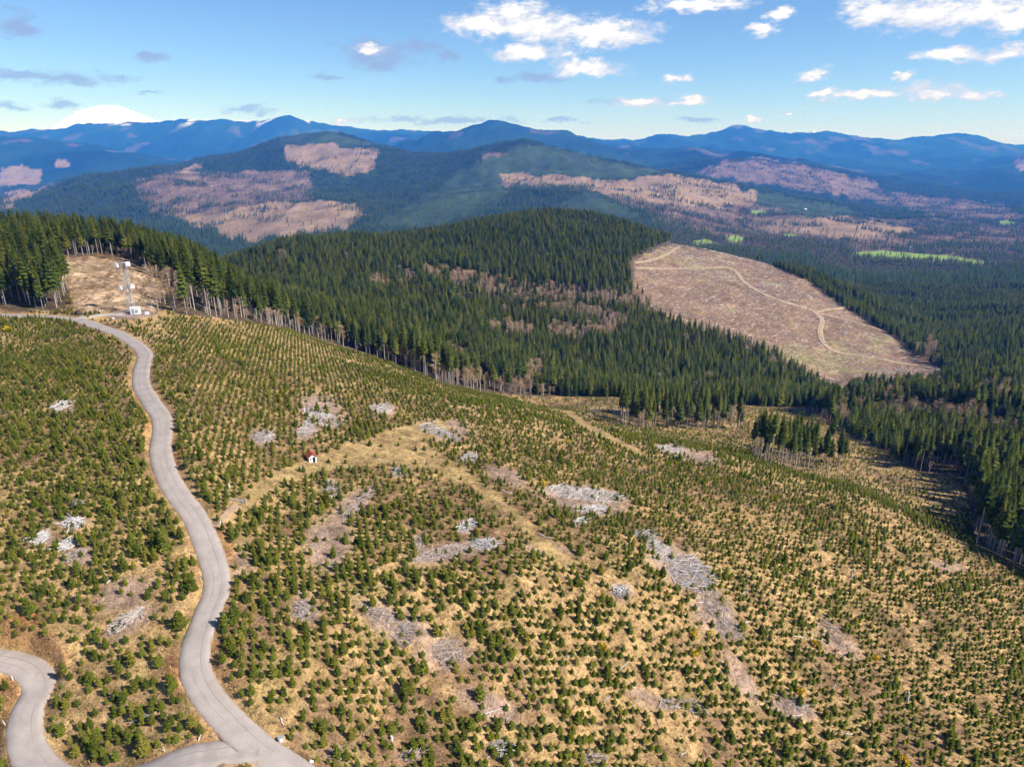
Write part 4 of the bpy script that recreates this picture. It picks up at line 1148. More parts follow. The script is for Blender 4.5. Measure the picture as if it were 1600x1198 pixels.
make_stuff('wood_debris', stick_me, X[k], Y[k], Z[k] + 0.06, rng.uniform(0.6, 1.4, n), np.ones(n), rng.uniform(0, 6.28, n), rng.integers(0, 3, n), 'scattered grey sticks and logging litter lying on the grass', 'debris')
print('sticks', n)
X, Y = scatter(4.2, -50, 720, 560, 1400, 0.5, 0.4)
Z = ground_z(X, Y); px, py, d = proj(X, Y, Z)
k = in_poly(px, py, CLEARCUT) & (d > 560) & (d < 1420) & seen(X, Y, Z, 1.0, 0.001)
k &= rng.uniform(size=len(X)) < 0.35 + 0.6 * sstep(fbm(X / 30, Y / 30, 171, 3), 0.35, 0.6)
n = int(k.sum())
make_stuff('logging_debris', log_me + log_brown[:2] + brush_me, X[k], Y[k], Z[k] + 0.1, rng.uniform(0.6, 1.9, n), rng.uniform(0.9, 2.0, n), rng.uniform(0, 6.28, n), rng.integers(0, 8, n), 'litter of pale logs and brown brush strewn over the clear-cut hillside', 'debris')
X, Y = scatter(2.2, -260, -120, 230, 420, 0.5, 0.4)
Z = ground_z(X, Y); px, py, d = proj(X, Y, Z)
k = (in_poly(px, py, QUARRY) | ((px > 100) & (px < 300) & (py > 425) & (py < 492))) & (d < 420) & (np.hypot(X - PADX, Y - PADY) > 9) & (rng.uniform(size=len(X)) < 0.9 * sstep(fbm(X / 9, Y / 9, 175, 3), 0.42, 0.6) + 0.06)
rdn, _ = road_dist(X, Y); k &= rdn > 5
n = int(k.sum()); s = rng.uniform(0.5, 1.7, n)
make_stuff('clearing_brush', brush_me, X[k], Y[k], Z[k] - 0.05, s * 1.3, s, rng.uniform(0, 6.28, n), rng.integers(0, 2, n), 'brown leafless brush growing over the tower clearing', 'brush')
print('masses done')
# ------------------------------------------------------------------ single trees
def sap_label(px, py):
    if px < 80 and py > 1040: return 'green conifer sapling beside the bend of the lower road'
    if px < 330 and py > 880: return 'green conifer sapling on the patch between the two roads'
    if px < 340: return 'green conifer sapling left of the winding road'
    if px < 700: return 'green conifer sapling near the bottom edge, just right of the winding road'
    return 'green conifer sapling on the open slope near the bottom edge'


LANDMARKS = [(439, 1157, 'the white roadside utility box'), (334, 1151, 'the marker post where the roads join'), (258, 1174, 'the marker post on the reddish verge'), (26, 1059, 'the marker post on the inner bend'), (224, 1122, 'the small white stump pile between the roads'),
             (196, 970, 'the diagonal log pile between the roads'), (321, 907, 'the marker post on the winding road'), (474, 955, 'the pile of grey stumps and sticks'), (632, 992, 'the pale spiky brush pile'), (600, 965, 'the brown brush strip'), (766, 1113, 'the very long thin pale pole'),
             (612, 1155, 'the pale splintered stump'), (780, 1170, 'the pale stick pile at the bottom'), (640, 1180, 'the grey stump heap at the bottom'), (525, 1180, 'the brown stick heap by the road'), (942, 1013, 'the leftmost yellow bush'), (1068, 1178, 'the short thick white log'),
             (1028, 1133, 'the brown log pointing downhill'), (952, 1090, 'the pale log left of the stick heaps'), (925, 1185, 'the faint pale brush at the bottom'), (1412, 1192, 'the yellow bush at the bottom edge'), (700, 1020, 'the loose brown brush'), (706, 1170, 'the dark stump beside reddish soil'), (850, 1120, 'the middle of the bottom slope')]
RANKS = ['nearest', 'second nearest', 'third nearest', 'fourth nearest', 'fifth nearest', 'sixth nearest', 'seventh nearest', 'eighth nearest', 'ninth nearest', 'tenth nearest', 'eleventh nearest', 'twelfth nearest', 'thirteenth nearest', 'fourteenth nearest']
OWN = {}
for (lx, ly, nm) in LANDMARKS[:-1]:
    gx, gy, _, _ = pick(lx, ly, 60, 400)
    order = np.argsort(np.hypot(SAPXY[:, 0] - gx[0], SAPXY[:, 1] - gy[0]))[:len(RANKS)]
    for rk, q in enumerate(order):
        n_ = SAP_TOP.get(int(q))
        if n_ is not None and (n_ not in OWN or OWN[n_][0] > rk): OWN[n_] = (rk, 'green conifer sapling, ' + RANKS[rk] + ' to ' + nm)
for n_, (x, y, z, s, szz, r, wi, px, py) in enumerate(SAP_IND):
    o = obj('conifer_sapling', sap_hi[wi], None, (x, y, z - 0.05), (0, 0, r), (s, s, szz))
    lab = sap_label(px, py)
    tag(o, OWN[n_][1] if n_ in OWN else lab, 'sapling', 'saplings: ' + lab.split('sapling ')[1])


def con_label(px, py, sa, sb, d):
    if sa: return 'tall bare-trunked conifer in the small stand beyond the grassy track'
    if sb: return 'tall bare-trunked conifer in the isolated stand at the foot of the slope'
    if px < 112 and d < 335: return 'dark conifer in the roadside clump left of the tower clearing'
    if px < 420 and d > 300 and py < 470: return 'tall conifer in the dense wood behind the tower clearing'
    if px > 1280: return 'dark conifer on the shaded forest edge at the right'
    return 'tall conifer along the forest edge above the plantation'


ORD = ['leftmost', 'second from left', 'third from left', 'fourth from left', 'fifth from left', 'sixth from left', 'seventh from left', 'eighth from left', 'ninth from left', 'tenth from left', 'eleventh from left', 'twelfth from left', 'thirteenth from left', 'fourteenth from left', 'fifteenth from left', 'sixteenth from left', 'seventeenth from left', 'eighteenth from left', 'nineteenth from left', 'twentieth from left']
CON_IND.sort(key=lambda q: q[5])
count_ = {}
for k, (x, y, z, h, r, px, py, sa, sb, d) in enumerate(CON_IND):
    i = k % 4
    if (sa or sb): i = (1, 3)[k % 2]
    elif px < 112: i = 2
    e_ = empty('conifer_tree', (x, y, z - 0.2), r); q = h / TALL_H; wv = q * random.uniform(0.88, 1.18); e_.scale = (wv, wv, q)
    lab = con_label(px, py, sa, sb, d); grp = 'conifers: ' + lab.split('conifer ')[1]
    if sa or sb or (px < 112 and d < 335):
        c_ = count_.get(grp, 0); count_[grp] = c_ + 1
        if c_ < len(ORD): lab = lab + ', ' + ORD[c_]
    tag(e_, lab, 'conifer', grp)
    obj('trunk', trunk_hi[i], e_); obj('crown', crown_hi[i], e_)


def bare_label(px, py, d):
    if px < 420 and py < 495 and px < 300: return 'leafless grey-brown tree beside the tower clearing'
    if px < 860: return 'leafless pale-trunked tree at the forest edge above the plantation'
    if px > 1280: return 'leafless brown tree by the dark forest at the right'
    return 'leafless brown tree among the conifers in the low ground'


for k, (x, y, z, h, r, px, py, d) in enumerate(BARE_IND):
    e_ = empty('bare_tree', (x, y, z - 0.2), r); q = h / 16.0; e_.scale = (q * 1.15, q * 1.15, q)
    lab = bare_label(px, py, d); tag(e_, lab, 'bare tree', 'bare trees: ' + lab.split('tree ')[1])
    obj('trunk', bare_tr[k % 3], e_); obj('crown', bare_cr[k % 3], e_)

# flowering gorse
for k, (px, py, s, lab) in enumerate(((942, 1013, 0.8, 'yellow flowering bush among saplings, farthest left of the yellow bushes'), (1083, 995, 0.8, 'yellow flowering bush below the long grey slash pile'), (1110, 994, 0.9, 'yellow flowering bush at the lower side of the grey brush'),
                                      (1084, 1024, 0.8, 'yellow flowering bush left of a row of dead sticks'), (1272, 1008, 0.9, 'yellow flowering bush on the slope beside a pale fallen log'), (1412, 1192, 1.0, 'yellow flowering bush at the bottom edge of the slope'),
                                      (1250, 1082, 0.9, 'yellow-green flowering bush at the edge of a sapling clump'), (888, 692, 0.9, 'yellow bush near the dense green band of saplings'), (848, 758, 0.9, 'yellow-green bush beside the widest white slash pile'), (1368, 1030, 0.7, 'small yellow bush on the right of the open slope'), (12, 518, 1.2, 'yellow bush near the road at the far left'))):
    X, Y, Z, d = [float(q[0]) for q in pick(px, py, 60, 400)]
    r = np.random.default_rng(700 + k); V = []; Fc = []
    for i in range(150):
        v = r.normal(size=3); v /= np.linalg.norm(v); v *= r.uniform(0.55, 1.0) ** 0.5; c = v * np.array((0.75, 0.75, 0.65)) + (0, 0, 0.6)
        a = r.normal(size=3) * 0.14; b_ = r.normal(size=3) * 0.14
        k0 = len(V); V += [tuple(c + a), tuple(c + b_), tuple(c - a * 0.7 - b_ * 0.5)]; Fc.append((k0, k0 + 1, k0 + 2))
    e_ = empty('flowering_bush', (X, Y, Z - 0.05)); e_.scale = (s * 1.3, s * 1.3, s * 1.35); tag(e_, lab, 'bush', 'yellow flowering bushes')
    obj('foliage', tris(V, Fc, 'foliage', M['gorse']), e_)
    obj('stem', tris(*trunk_geo(0.7, 0.05, 800 + k), 'stem', M['brush']), e_)

# ------------------------------------------------------------------ slash piles, logs, stumps
PILES = [  # px, py, rx, ry, tilt of the footprint, logs, white?, label
    (500, 652, 32, 12, 0.35, 34, 1, 'large grey fan-shaped slash pile above the shed'), (480, 668, 16, 11, -0.8, 18, 1, 'white slash pile just uphill of the shed'), (596, 638, 20, 8, 0, 16, 1, 'grey slash pile standing alone above the grass track'),
    (674, 670, 20, 8, 0.1, 18, 1, 'white slash pile at the top of the grass track, beside a green thicket'), (700, 682, 22, 7, 0.5, 14, 1, 'grey log pile right of the green thicket on the grass track'), (410, 683, 17, 9, 0, 14, 1, 'pale slash pile among saplings left of the shed'),
    (733, 715, 12, 8, 0, 12, 1, 'small white slash pile right of the grass track'), (624, 737, 11, 9, 0, 12, 1, 'dark and white stump pile at the lower edge of the grass track'), (518, 764, 17, 13, 0.5, 16, 1, 'white slash pile downhill of the shed'),
    (562, 784, 42, 7, -0.78, 22, 0, 'long narrow pile of pinkish logs below the shed'), (916, 772, 66, 11, 0.12, 64, 1, 'widest white slash pile, at the middle of the slope'), (925, 796, 26, 8, 0.0, 20, 1, 'white slash heap just below the widest white pile'),
    (906, 816, 16, 6, 0, 9, 1, 'small scatter of white logs below the widest pile'), (730, 821, 18, 8, -0.5, 14, 1, 'pale log pile above the long white log heap'), (758, 850, 22, 9, 0.0, 24, 1, 'heap of white logs at the right end of a log scatter'), (690, 864, 46, 9, -0.25, 26, 0, 'long pale scatter of logs across the slope'),
    (655, 850, 14, 14, -0.9, 12, 0, 'narrow brown log pile left of the pale log scatter'), (1008, 838, 20, 8, 0.3, 18, 1, 'white slash pile at the upper end of the long grey brush'), (1030, 860, 26, 12, 0.6, 24, 1, 'grey slash pile between two white ones in the long brush'), (1080, 896, 42, 24, 0.5, 90, 1, 'biggest pile of tangled white logs on the slope'),
    (1120, 945, 32, 18, 0.8, 34, 0, 'spread of grey brush below the biggest white pile'), (1140, 985, 26, 14, 0.7, 22, 0, 'pinkish brush at the lower end of the long grey pile'), (970, 924, 14, 10, 0, 16, 1, 'small spiky white pile left of the biggest white pile'), (474, 955, 12, 17, 0.2, 16, 0, 'pile of grey stumps and sticks among saplings right of the road'),
    (632, 992, 14, 20, 0.3, 18, 0, 'pale spiky brush pile in the lower middle'), (600, 965, 45, 12, 0.5, 18, 0, 'brown brush strip above the pale spiky pile'), (700, 1020, 26, 22, 0.4, 16, 0, 'loose brown brush right of the pale spiky pile'), (95, 634, 14, 7, -0.3, 12, 1, 'white slash pile in the upper sapling patch left of the road'),
    (116, 817, 16, 8, -0.1, 20, 1, 'bright white slash pile left of the road, rightmost of three'), (64, 840, 13, 9, -0.5, 16, 1, 'white slash pile left of the road, leftmost of three'), (106, 851, 18, 7, -0.35, 14, 1, 'white slash pile left of the road, lowest of three'), (122, 787, 14, 6, 0, 10, 0, 'faint brown slash heap above three white ones'),
    (118, 868, 18, 8, -0.4, 10, 0, 'brown log scatter below three white piles'), (196, 970, 34, 9, -0.62, 30, 0, 'diagonal pile of long pale logs on the patch between the roads'), (224, 1122, 8, 8, 0, 8, 1, 'small white stump pile in the corner between the roads'), (1050, 702, 26, 5, 0.15, 24, 1, 'white slash pile beyond the green ridge, beside the shaded ground'),
    (1062, 717, 14, 5, 0, 10, 1, 'small white heap below the pile beyond the green ridge'), (1085, 1105, 24, 10, 0.5, 12, 0, 'grey brush heap near the bottom of the slope'), (1050, 1100, 22, 9, 0.3, 12, 0, 'pale stick heap near the bottom middle right'), (525, 1180, 14, 8, 0, 8, 0, 'brown stick heap near the bottom edge right of the road'),
    (640, 1180, 16, 10, 0, 8, 0, 'grey stump heap at the bottom edge'), (780, 1170, 18, 14, 0, 12, 1, 'pale stick pile at the bottom edge, middle'), (925, 1185, 24, 8, 0, 12, 0, 'faint pale brush at the bottom edge, right of middle'), (1300, 985, 26, 12, 0.7, 14, 0, 'pinkish brush patch on the right of the slope'), (1240, 1100, 30, 14, 0.4, 14, 0, 'grey stick scatter at the lower right'),
    (1350, 768, 12, 4, 0, 8, 1, 'small pale slash pile beyond the ridge at the right'), (930, 640, 20, 5, 0, 10, 0, 'grey slash pile beside the start of the valley track')]
for k, (px, py, rx, ry, an, nl, white, lab) in enumerate(PILES):
    r = np.random.default_rng(900 + k)
    cx_, cy_, cz_, cd_ = [float(q[0]) for q in pick(px, py, 60, 560)]
    root = empty('slash_pile', (cx_, cy_, cz_)); tag(root, lab, 'slash pile', 'bleached slash piles')
    ca_, sa_ = math.cos(an), math.sin(an)
    def spot(n, pw=0.6):
        rr = r.uniform(0, 1, n) ** pw; th = r.uniform(0, 6.28, n)
        a = rr * np.cos(th) * rx; b_ = rr * np.sin(th) * ry
        qx, qy, qz, qd = pick(px + a * ca_ - b_ * sa_, py + a * sa_ + b_ * ca_, 60, 560)
        ok_ = np.abs(qd - cd_) < 25
        return qx[ok_], qy[ok_], qz[ok_], rr[ok_]
    X, Y, Z, rr = spot(int(nl * 1.25))
    x1, y1, _, _ = pick(px + rx * ca_, py + rx * sa_, 60, 560); main = math.atan2(float(y1[0]) - cy_, float(x1[0]) - cx_)
    ms = log_me if white else log_brown
    for q in range(len(X)):
        ang_ = r.uniform(0, 3.14) if r.uniform() < 0.6 else main + r.normal(0, 0.35)
        s_ = r.uniform(0.45, 1.05) * (1.15 if cd_ > 200 else 1.0)
        obj('log', ms[r.integers(0, 4)], root, (X[q] - cx_, Y[q] - cy_, Z[q] - cz_ + 0.12 + (1 - rr[q]) * r.uniform(0, 1.0)), (r.uniform(0, 6.28), r.normal(0, 0.22), ang_), (s_, s_ * 0.55, s_ * 0.55))
    X, Y, Z, rr = spot(nl * 14, 0.5)
    V = []; Fc = []
    for q in range(len(X)):
        L = r.uniform(0.4, 1.7); a = r.uniform(0, 6.28) if r.uniform() < 0.7 else main + r.normal(0, 0.3); el_ = r.normal(0, 0.25); w_ = r.uniform(0.02, 0.055)
        dv = np.array((math.cos(a) * math.cos(el_), math.sin(a) * math.cos(el_), math.sin(el_))) * L / 2
        c = np.array((X[q] - cx_, Y[q] - cy_, Z[q] - cz_ + 0.08 + (1 - rr[q]) * r.uniform(0, 0.8)))
        n = np.array((-math.sin(a), math.cos(a), 0)) * w_; up_ = np.array((0, 0, w_ * 1.2))
        k0 = len(V); V += [tuple(c - dv - n), tuple(c - dv + n), tuple(c - dv + up_), tuple(c + dv - n), tuple(c + dv + n), tuple(c + dv + up_)]
        Fc += [(k0, k0 + 3, k0 + 5), (k0, k0 + 5, k0 + 2), (k0 + 1, k0 + 2, k0 + 5), (k0 + 1, k0 + 5, k0 + 4), (k0, k0 + 1, k0 + 4), (k0, k0 + 4, k0 + 3)]
    if V:
        o = obj('debris', tris(V, Fc, 'twigs', M['wood'] if white else M['wood_brown']), root); o['kind'] = 'stuff'

LOOSE = [(590, 919, 614, 906, 'pale log above the brown brush strip'), (735, 1124, 797, 1102, 'very long thin pale pole near the bottom middle'), (790, 1128, 797, 1117, 'short pale log at the end of the long thin pole'), (885, 1027, 900, 1022, 'short white log lying in the middle of the sapling slope'), (966, 1049, 984, 1032, 'tilted pale log between saplings, centre right'),
         (942, 1097, 962, 1082, 'pale log low on the slope, left of the grey stick heaps'), (1062, 1182, 1074, 1174, 'short thick white log at the bottom edge'), (1025, 1122, 1032, 1144, 'brown log pointing downhill near the bottom'), (1075, 1039, 1095, 1048, 'pale log right of the yellow bushes'), (1089, 942, 1113, 941, 'level white log below the biggest white pile'),
         (1104, 954, 1123, 952, 'second level white log below the biggest pile'), (1131, 972, 1135, 940, 'white log pointing straight downhill below the biggest pile'), (1148, 977, 1172, 971, 'white log lying right of the pinkish brush'), (1120, 944, 1135, 937, 'pale log crossing above the downhill white log'), (1103, 931, 1113, 925, 'short white log at the lower rim of the biggest pile'),
         (1159, 929, 1169, 921, 'small pale log in the grass right of the biggest pile'), (1052, 906, 1072, 926, 'dark log on the left rim of the biggest pile'), (1115, 960, 1134, 981, 'dark log in the pinkish brush'), (1235, 993, 1277, 1000, 'long thin pale log beside a yellow bush'), (1261, 1072, 1270, 1062, 'short white log at the right edge of a sapling clump'),
         (1297, 1084, 1306, 1069, 'steeply lying pale log at the right'), (1305, 1144, 1335, 1148, 'level pale log at the lower right'), (1230, 1120, 1255, 1117, 'pale log in the grey stick scatter'), (1100, 1170, 1108, 1190, 'brown log pointing downhill at the bottom edge'), (437, 1120, 443, 1134, 'white pole leaning on the bank above the white roadside box'), (165, 914, 180, 900, 'pale log above the diagonal log pile between the roads'),
         (548, 935, 585, 918, 'pale log left of the brown brush strip'), (1010, 870, 1040, 880, 'white log across the upper grey brush'), (780, 765, 800, 772, 'pale log right of the grass track'), (840, 835, 862, 842, 'faint log on bare grass below the widest pile')]
for k, (xa, ya, xb, yb, lab) in enumerate(LOOSE):
    X, Y, Z, d = pick([xa, xb], [ya, yb], 60, 400)
    L = float(np.hypot(X[1] - X[0], Y[1] - Y[0])); a = math.atan2(Y[1] - Y[0], X[1] - X[0])
    dark = 'dark' in lab or 'brown' in lab
    base = (log_brown if dark else log_me)[2]
    l0 = 5.2 if dark else 6.0
    pitch = -math.atan2(Z[1] - Z[0], L)
    o = obj('fallen_log', base, None, ((X[0] + X[1]) / 2, (Y[0] + Y[1]) / 2, (Z[0] + Z[1]) / 2 + 0.14), (0, pitch, a), (L / l0, 0.72, 0.72))
    tag(o, lab, 'log', 'single fallen logs')

# stumps
for k, (px, py, lab) in enumerate(((612, 1155, 'pale splintered stump near the bottom, right of the road'), (467, 928, 'dark stump above the grey stump pile'), (1417, 1096, 'tall grey snag standing alone at the lower right'), (1330, 902, 'grey snag on the right of the slope, half hidden by saplings'), (120, 935, 'grey stump in the patch left of the road'), (706, 1170, 'dark stump at the bottom edge beside reddish soil'), (358, 760, 'grey stump above the metal gate'), (1306, 880, 'grey stump among small saplings on the right'))):
    X, Y, Z, d = [float(q[0]) for q in pick(px, py, 60, 400)]
    hh = 2.8 if 'snag' in lab else 0.8; r = np.random.default_rng(1000 + k)
    mb = MB(); mb.tube((0, 0, -0.2), (r.uniform(-0.1, 0.1), 0, hh), 0.30, 0.17, 8)
    root = empty('tree_stump', (X, Y, Z)); tag(root, lab, 'stump', 'old stumps')
    mb.build('trunk', M['wood'] if 'pale' in lab or 'snag' in lab else M['wood_brown'], root)
    for q in range(5):
        a = r.uniform(0, 6.28)
        MB().tube((0, 0, 0.2), (math.cos(a) * 0.8, math.sin(a) * 0.8, -0.12), 0.13, 0.04, 5).build('root', M['wood_brown'], root)

# ------------------------------------------------------------------ built things
def place(px, py, dmin=60, dmax=500):
    return [float(q[0]) for q in pick(px, py, dmin, dmax)]

# lattice tower with drum antennas
TX, TY = PADX - 1.6, PADY + 3.5
TZ = float(ground_z(np.array([TX]), np.array([TY]))[0])
root = empty('lattice_tower', (TX, TY, TZ)); tag(root, 'grey steel lattice tower with white antennas standing beside the clearing', 'tower')
TH = 20.0
def hw(z): return 1.15 - 0.45 * z / TH
cor = ((-1, -1), (1, -1), (1, 1), (-1, 1))
for (sx_, sy_) in cor:
    MB().tube((sx_ * hw(0), sy_ * hw(0), 0), (sx_ * hw(TH), sy_ * hw(TH), TH), 0.085, 0.07, 6).build('leg', M['metal'], root)
nl = 11
for i in range(nl):
    z0, z1 = TH * i / nl, TH * (i + 1) / nl
    for j in range(4):
        a, b_ = cor[j], cor[(j + 1) % 4]
        MB().tube((a[0] * hw(z0), a[1] * hw(z0), z0), (b_[0] * hw(z1), b_[1] * hw(z1), z1), 0.04, n=4).build('brace', M['metal'], root)
        MB().tube((b_[0] * hw(z0), b_[1] * hw(z0), z0), (a[0] * hw(z1), a[1] * hw(z1), z1), 0.04, n=4).build('brace', M['metal'], root)
        MB().tube((a[0] * hw(z1), a[1] * hw(z1), z1), (b_[0] * hw(z1), b_[1] * hw(z1), z1), 0.035, n=4).build('rail', M['metal'], root)
MB().box((0, 0, TH + 0.06), (3.6, 1.8, 0.10)).build('platform', M['metal'], root)
MB().tube((0.2, 0, TH), (0.2, 0, TH + 2.6), 0.035, 0.02, 5).build('whip_antenna', M['metal'], root)
MB().tube((-0.6, 0.3, TH), (-0.6, 0.3, TH + 1.6), 0.03, 0.02, 5).build('whip_antenna', M['metal'], root)
for (ax, az_, s_) in ((-2.4, TH - 0.7, 0.80), (2.3, TH - 0.1, 0.92), (-2.5, TH * 0.51, 0.72), (2.55, TH * 0.535, 0.80)):
    e1 = MB().box((ax, -0.9, az_), (1.7 * s_, 0.85, 1.9 * s_), 0.25 if ax > 0 else -0.2, 0.92).build('panel_antenna', M['white'], root)
    MB().tube((math.copysign(0.8, ax), -0.5, az_ - 0.1), (ax, -0.5, az_), 0.06, n=5).build('mount', M['metal'], e1)
    MB().box((ax, -0.86, az_ - s_ * 0.95 - 0.1), (1.2 * s_, 0.6, 0.2)).build('bracket', M['dark'], e1)
MB().tube((0.5, -0.5, 0), (0.45, -0.45, TH), 0.05, n=5).build('cable_ladder', M['dark'], root)
for (sx_, sy_) in cor: MB().box((sx_ * 1.15, sy_ * 1.15, 0.05), (0.7, 0.7, 0.35)).build('footing', M['concrete'], root)

# equipment shelter
SX, SY = PADX + 1.4, PADY + 0.6
SZ = float(ground_z(np.array([SX]), np.array([SY]))[0])
root = empty('equipment_shelter', (SX, SY, SZ), 0.28); tag(root, 'white equipment shelter with flat roof at the foot of the tower', 'shelter')
MB().box((0, 0, 1.30), (3.3, 2.4, 2.5)).build('wall', M['white'], root)
MB().box((0, 0, 2.63), (3.6, 2.7, 0.16)).build('roof', M['white'], root)
d_ = MB().box((-0.7, -1.225, 1.10), (0.95, 0.05, 2.0)).build('door', M['greywall'], root); MB().box((-0.38, -1.27, 1.05), (0.06, 0.06, 0.14)).build('handle', M['metal'], d_)
MB().box((0.75, -1.30, 1.3), (0.8, 0.2, 1.0)).build('air_conditioner', M['greywall'], root)
MB().box((0, 0, 0.0), (3.9, 3.0, 0.24)).build('slab', M['concrete'], root)
x_, y_, z_, _ = place(230, 491, 200, 330)
root = empty('generator_cabinet', (x_, y_, z_), 0.3); tag(root, 'low white cabinet on the gravel right of the shelter', 'cabinet')
MB().box((0, 0, 0.45), (1.5, 0.8, 0.8)).build('body', M['white'], root); MB().box((0, 0, 0.88), (1.6, 0.9, 0.06)).build('lid', M['white'], root); MB().box((0, 0, 0.02), (1.7, 1.0, 0.12)).build('slab', M['concrete'], root)

# shed with the rusty roof
x_, y_, z_, _ = place(487, 719, 120, 220)
root = empty('small_shed', (x_, y_, z_), 0.55); root.scale = (0.85, 0.85, 0.85); tag(root, 'tiny white shed with rusty red gable roof beside the grass track', 'shed')
w2, l2, hh, rg = 1.15, 1.5, 1.75, 2.55
mb = MB()
mb.add([(-w2, -l2, -0.3), (w2, -l2, -0.3), (w2, -l2, hh), (0, -l2, rg), (-w2, -l2, hh)], [(0, 1, 2, 3, 4)]); mb.build('gable_wall', M['white'], root)
mb = MB(); mb.add([(-w2, l2, -0.3), (w2, l2, -0.3), (w2, l2, hh), (0, l2, rg), (-w2, l2, hh)], [(4, 3, 2, 1, 0)]); mb.build('gable_wall', M['white'], root)
for sgn in (-1, 1):
    MB().box((sgn * (w2 - 0.03), 0, hh / 2 - 0.15), (0.06, 2 * l2 - 0.02, hh + 0.3)).build('side_wall', M['greywall'], root)
    a = Vector((0, 0, rg + 0.05)); e2 = Vector((sgn * (w2 + 0.32), 0, hh - 0.19)); n = Vector((sgn * 0.55, 0, 0.83)) * 0.06; lo_, hi_ = -l2 - 0.3, l2 + 0.3
    P = [(p.x, yy, p.z) for p in (a, e2, e2 + n, a + n) for yy in (lo_, hi_)]
    rf = MB().add(P, [(0, 1, 3, 2), (4, 5, 7, 6), (0, 2, 4, 6), (1, 3, 5, 7), (2, 3, 5, 4), (0, 1, 7, 6)]).build('roof', M['rust'], root)
    for q in range(7):
        yy = lo_ + 0.25 + q * (hi_ - lo_ - 0.5) / 6
        MB().tube(tuple(a + n + Vector((0, yy, 0.01))), tuple(e2 + n + Vector((0, yy, 0.01))), 0.03, n=4).build('roof_rib', M['rust'], rf)
MB().box((0.35, -l2 - 0.03, 0.78), (0.75, 0.05, 1.6)).build('door', M['dark'], root)
MB().box((-0.62, -l2 - 0.03, 1.1), (0.35, 0.05, 0.4)).build('window', M['dark'], root)

# metal gate lying across the grass track
X, Y, Z, d = pick([354, 383], [779, 787], 100, 220)
L = float(np.hypot(X[1] - X[0], Y[1] - Y[0])); root = empty('metal_gate', (float(X[0]), float(Y[0]), float(min(Z)) + 0.05), math.atan2(Y[1] - Y[0], X[1] - X[0]))
tag(root, 'pale metal bar gate across the grass track near the road', 'gate')
for q in range(5): MB().tube((0, 0, 0.15 + 0.24 * q), (L, 0, 0.15 + 0.24 * q), 0.045, n=6).build('rail', M['metal'], root)
for q in range(5): MB().tube((L * q / 4, 0.05, 0.12), (L * q / 4, 0.05, 1.14), 0.04, n=5).build('upright', M['metal'], root)
for q in (-0.2, L + 0.2): MB().tube((q, 0, -0.4), (q, 0, 1.4), 0.11, n=7).build('post', M['wood_brown'], root)

# roadside marker posts
POSTS = [(26, 1059, 'white marker post on the inner bend of the lower road'), (19, 1128, 'white marker post lower on the inner edge of the lower road'), (334, 1151, 'white marker post at the corner where the roads join'), (310, 1157, 'leaning white marker post on the edge of the side road'), (258, 1174, 'white marker post on the reddish verge of the side road'), (321, 907, 'white marker post on the left edge of the winding road'), (276, 1160, 'stubby white marker post between two saplings by the side road')]
for k, (px, py, lab) in enumerate(POSTS):
    x_, y_, z_, _ = place(px, py, 60, 200)
    for pts_, zz_ in ROADS:
        dv_ = np.array((x_, y_)) - pts_; dl_ = np.hypot(dv_[:, 0], dv_[:, 1]); q_ = int(np.argmin(dl_))
        if dl_[q_] < ROAD_W / 2 + 0.35: x_, y_ = (pts_[q_] + dv_[q_] / max(dl_[q_], 0.05) * (ROAD_W / 2 + 0.4)).tolist()
    z_ = float(ground_z(np.array([x_]), np.array([y_]))[0])
    root = empty('marker_post', (x_, y_, z_), 0.3); root.rotation_euler = (0.25 * ((k % 3) - 1), 0.45 * (1 if k == 3 else (-0.3 if k in (0, 1, 4) else 0)), 0.3)
    tag(root, lab, 'marker post', 'white roadside marker posts')
    MB().box((0, 0, 0.40), (0.13, 0.06, 1.10), 0, 0.9).build('post', M['white'], root); MB().box((0, -0.04, 0.78), (0.09, 0.02, 0.14)).build('reflector', M['metal'], root)
# roadside utility box
x_, y_, z_, _ = place(439, 1157, 60, 200)
root = empty('utility_box', (x_, y_, z_), 0.5); root.scale = (0.75, 0.75, 0.75); tag(root, 'white box with dark rim on the bank right of the road', 'utility box')
MB().box((0, 0, 0.5), (0.95, 0.7, 1.0)).build('body', M['greywall'], root); MB().box((0.0, 0, 1.03), (1.1, 0.85, 0.08)).build('lid', M['greywall'], root)
MB().box((0.05, -0.37, 0.52), (0.6, 0.04, 0.7)).build('door', M['white'], root); MB().box((0, 0, -0.05), (1.2, 0.95, 0.2)).build('plinth', M['concrete'], root)


def boulder(name, px, py, size, mat, lab, cat, seed, dmax=400):
    r = np.random.default_rng(seed)
    bmv = []; Fc = []
    nth, nph = 9, 12
    for i in range(nth + 1):
        for j in range(nph):
            th = math.pi * i / nth; ph = 6.2832 * j / nph
            v = np.array((math.sin(th) * math.cos(ph), math.sin(th) * math.sin(ph), math.cos(th)))
            k_ = 0.75 + 0.5 * float(fbm(np.array([v[0] * 1.7 + seed]), np.array([v[1] * 1.7 + v[2] * 2.1]), seed, 3)[0])
            bmv.append(tuple(v * np.array(size) * k_))
    for i in range(nth):
        for j in range(nph):
            Fc.append((i * nph + j, (i + 1) * nph + j, (i + 1) * nph + (j + 1) % nph, i * nph + (j + 1) % nph))
    x_, y_, z_, _ = place(px, py, 60, dmax)
    o = obj(name, mesh_np(name, bmv, np.array(Fc), mat), None, (x_, y_, z_ + size[2] * 0.35)); tag(o, lab, cat)
    return o


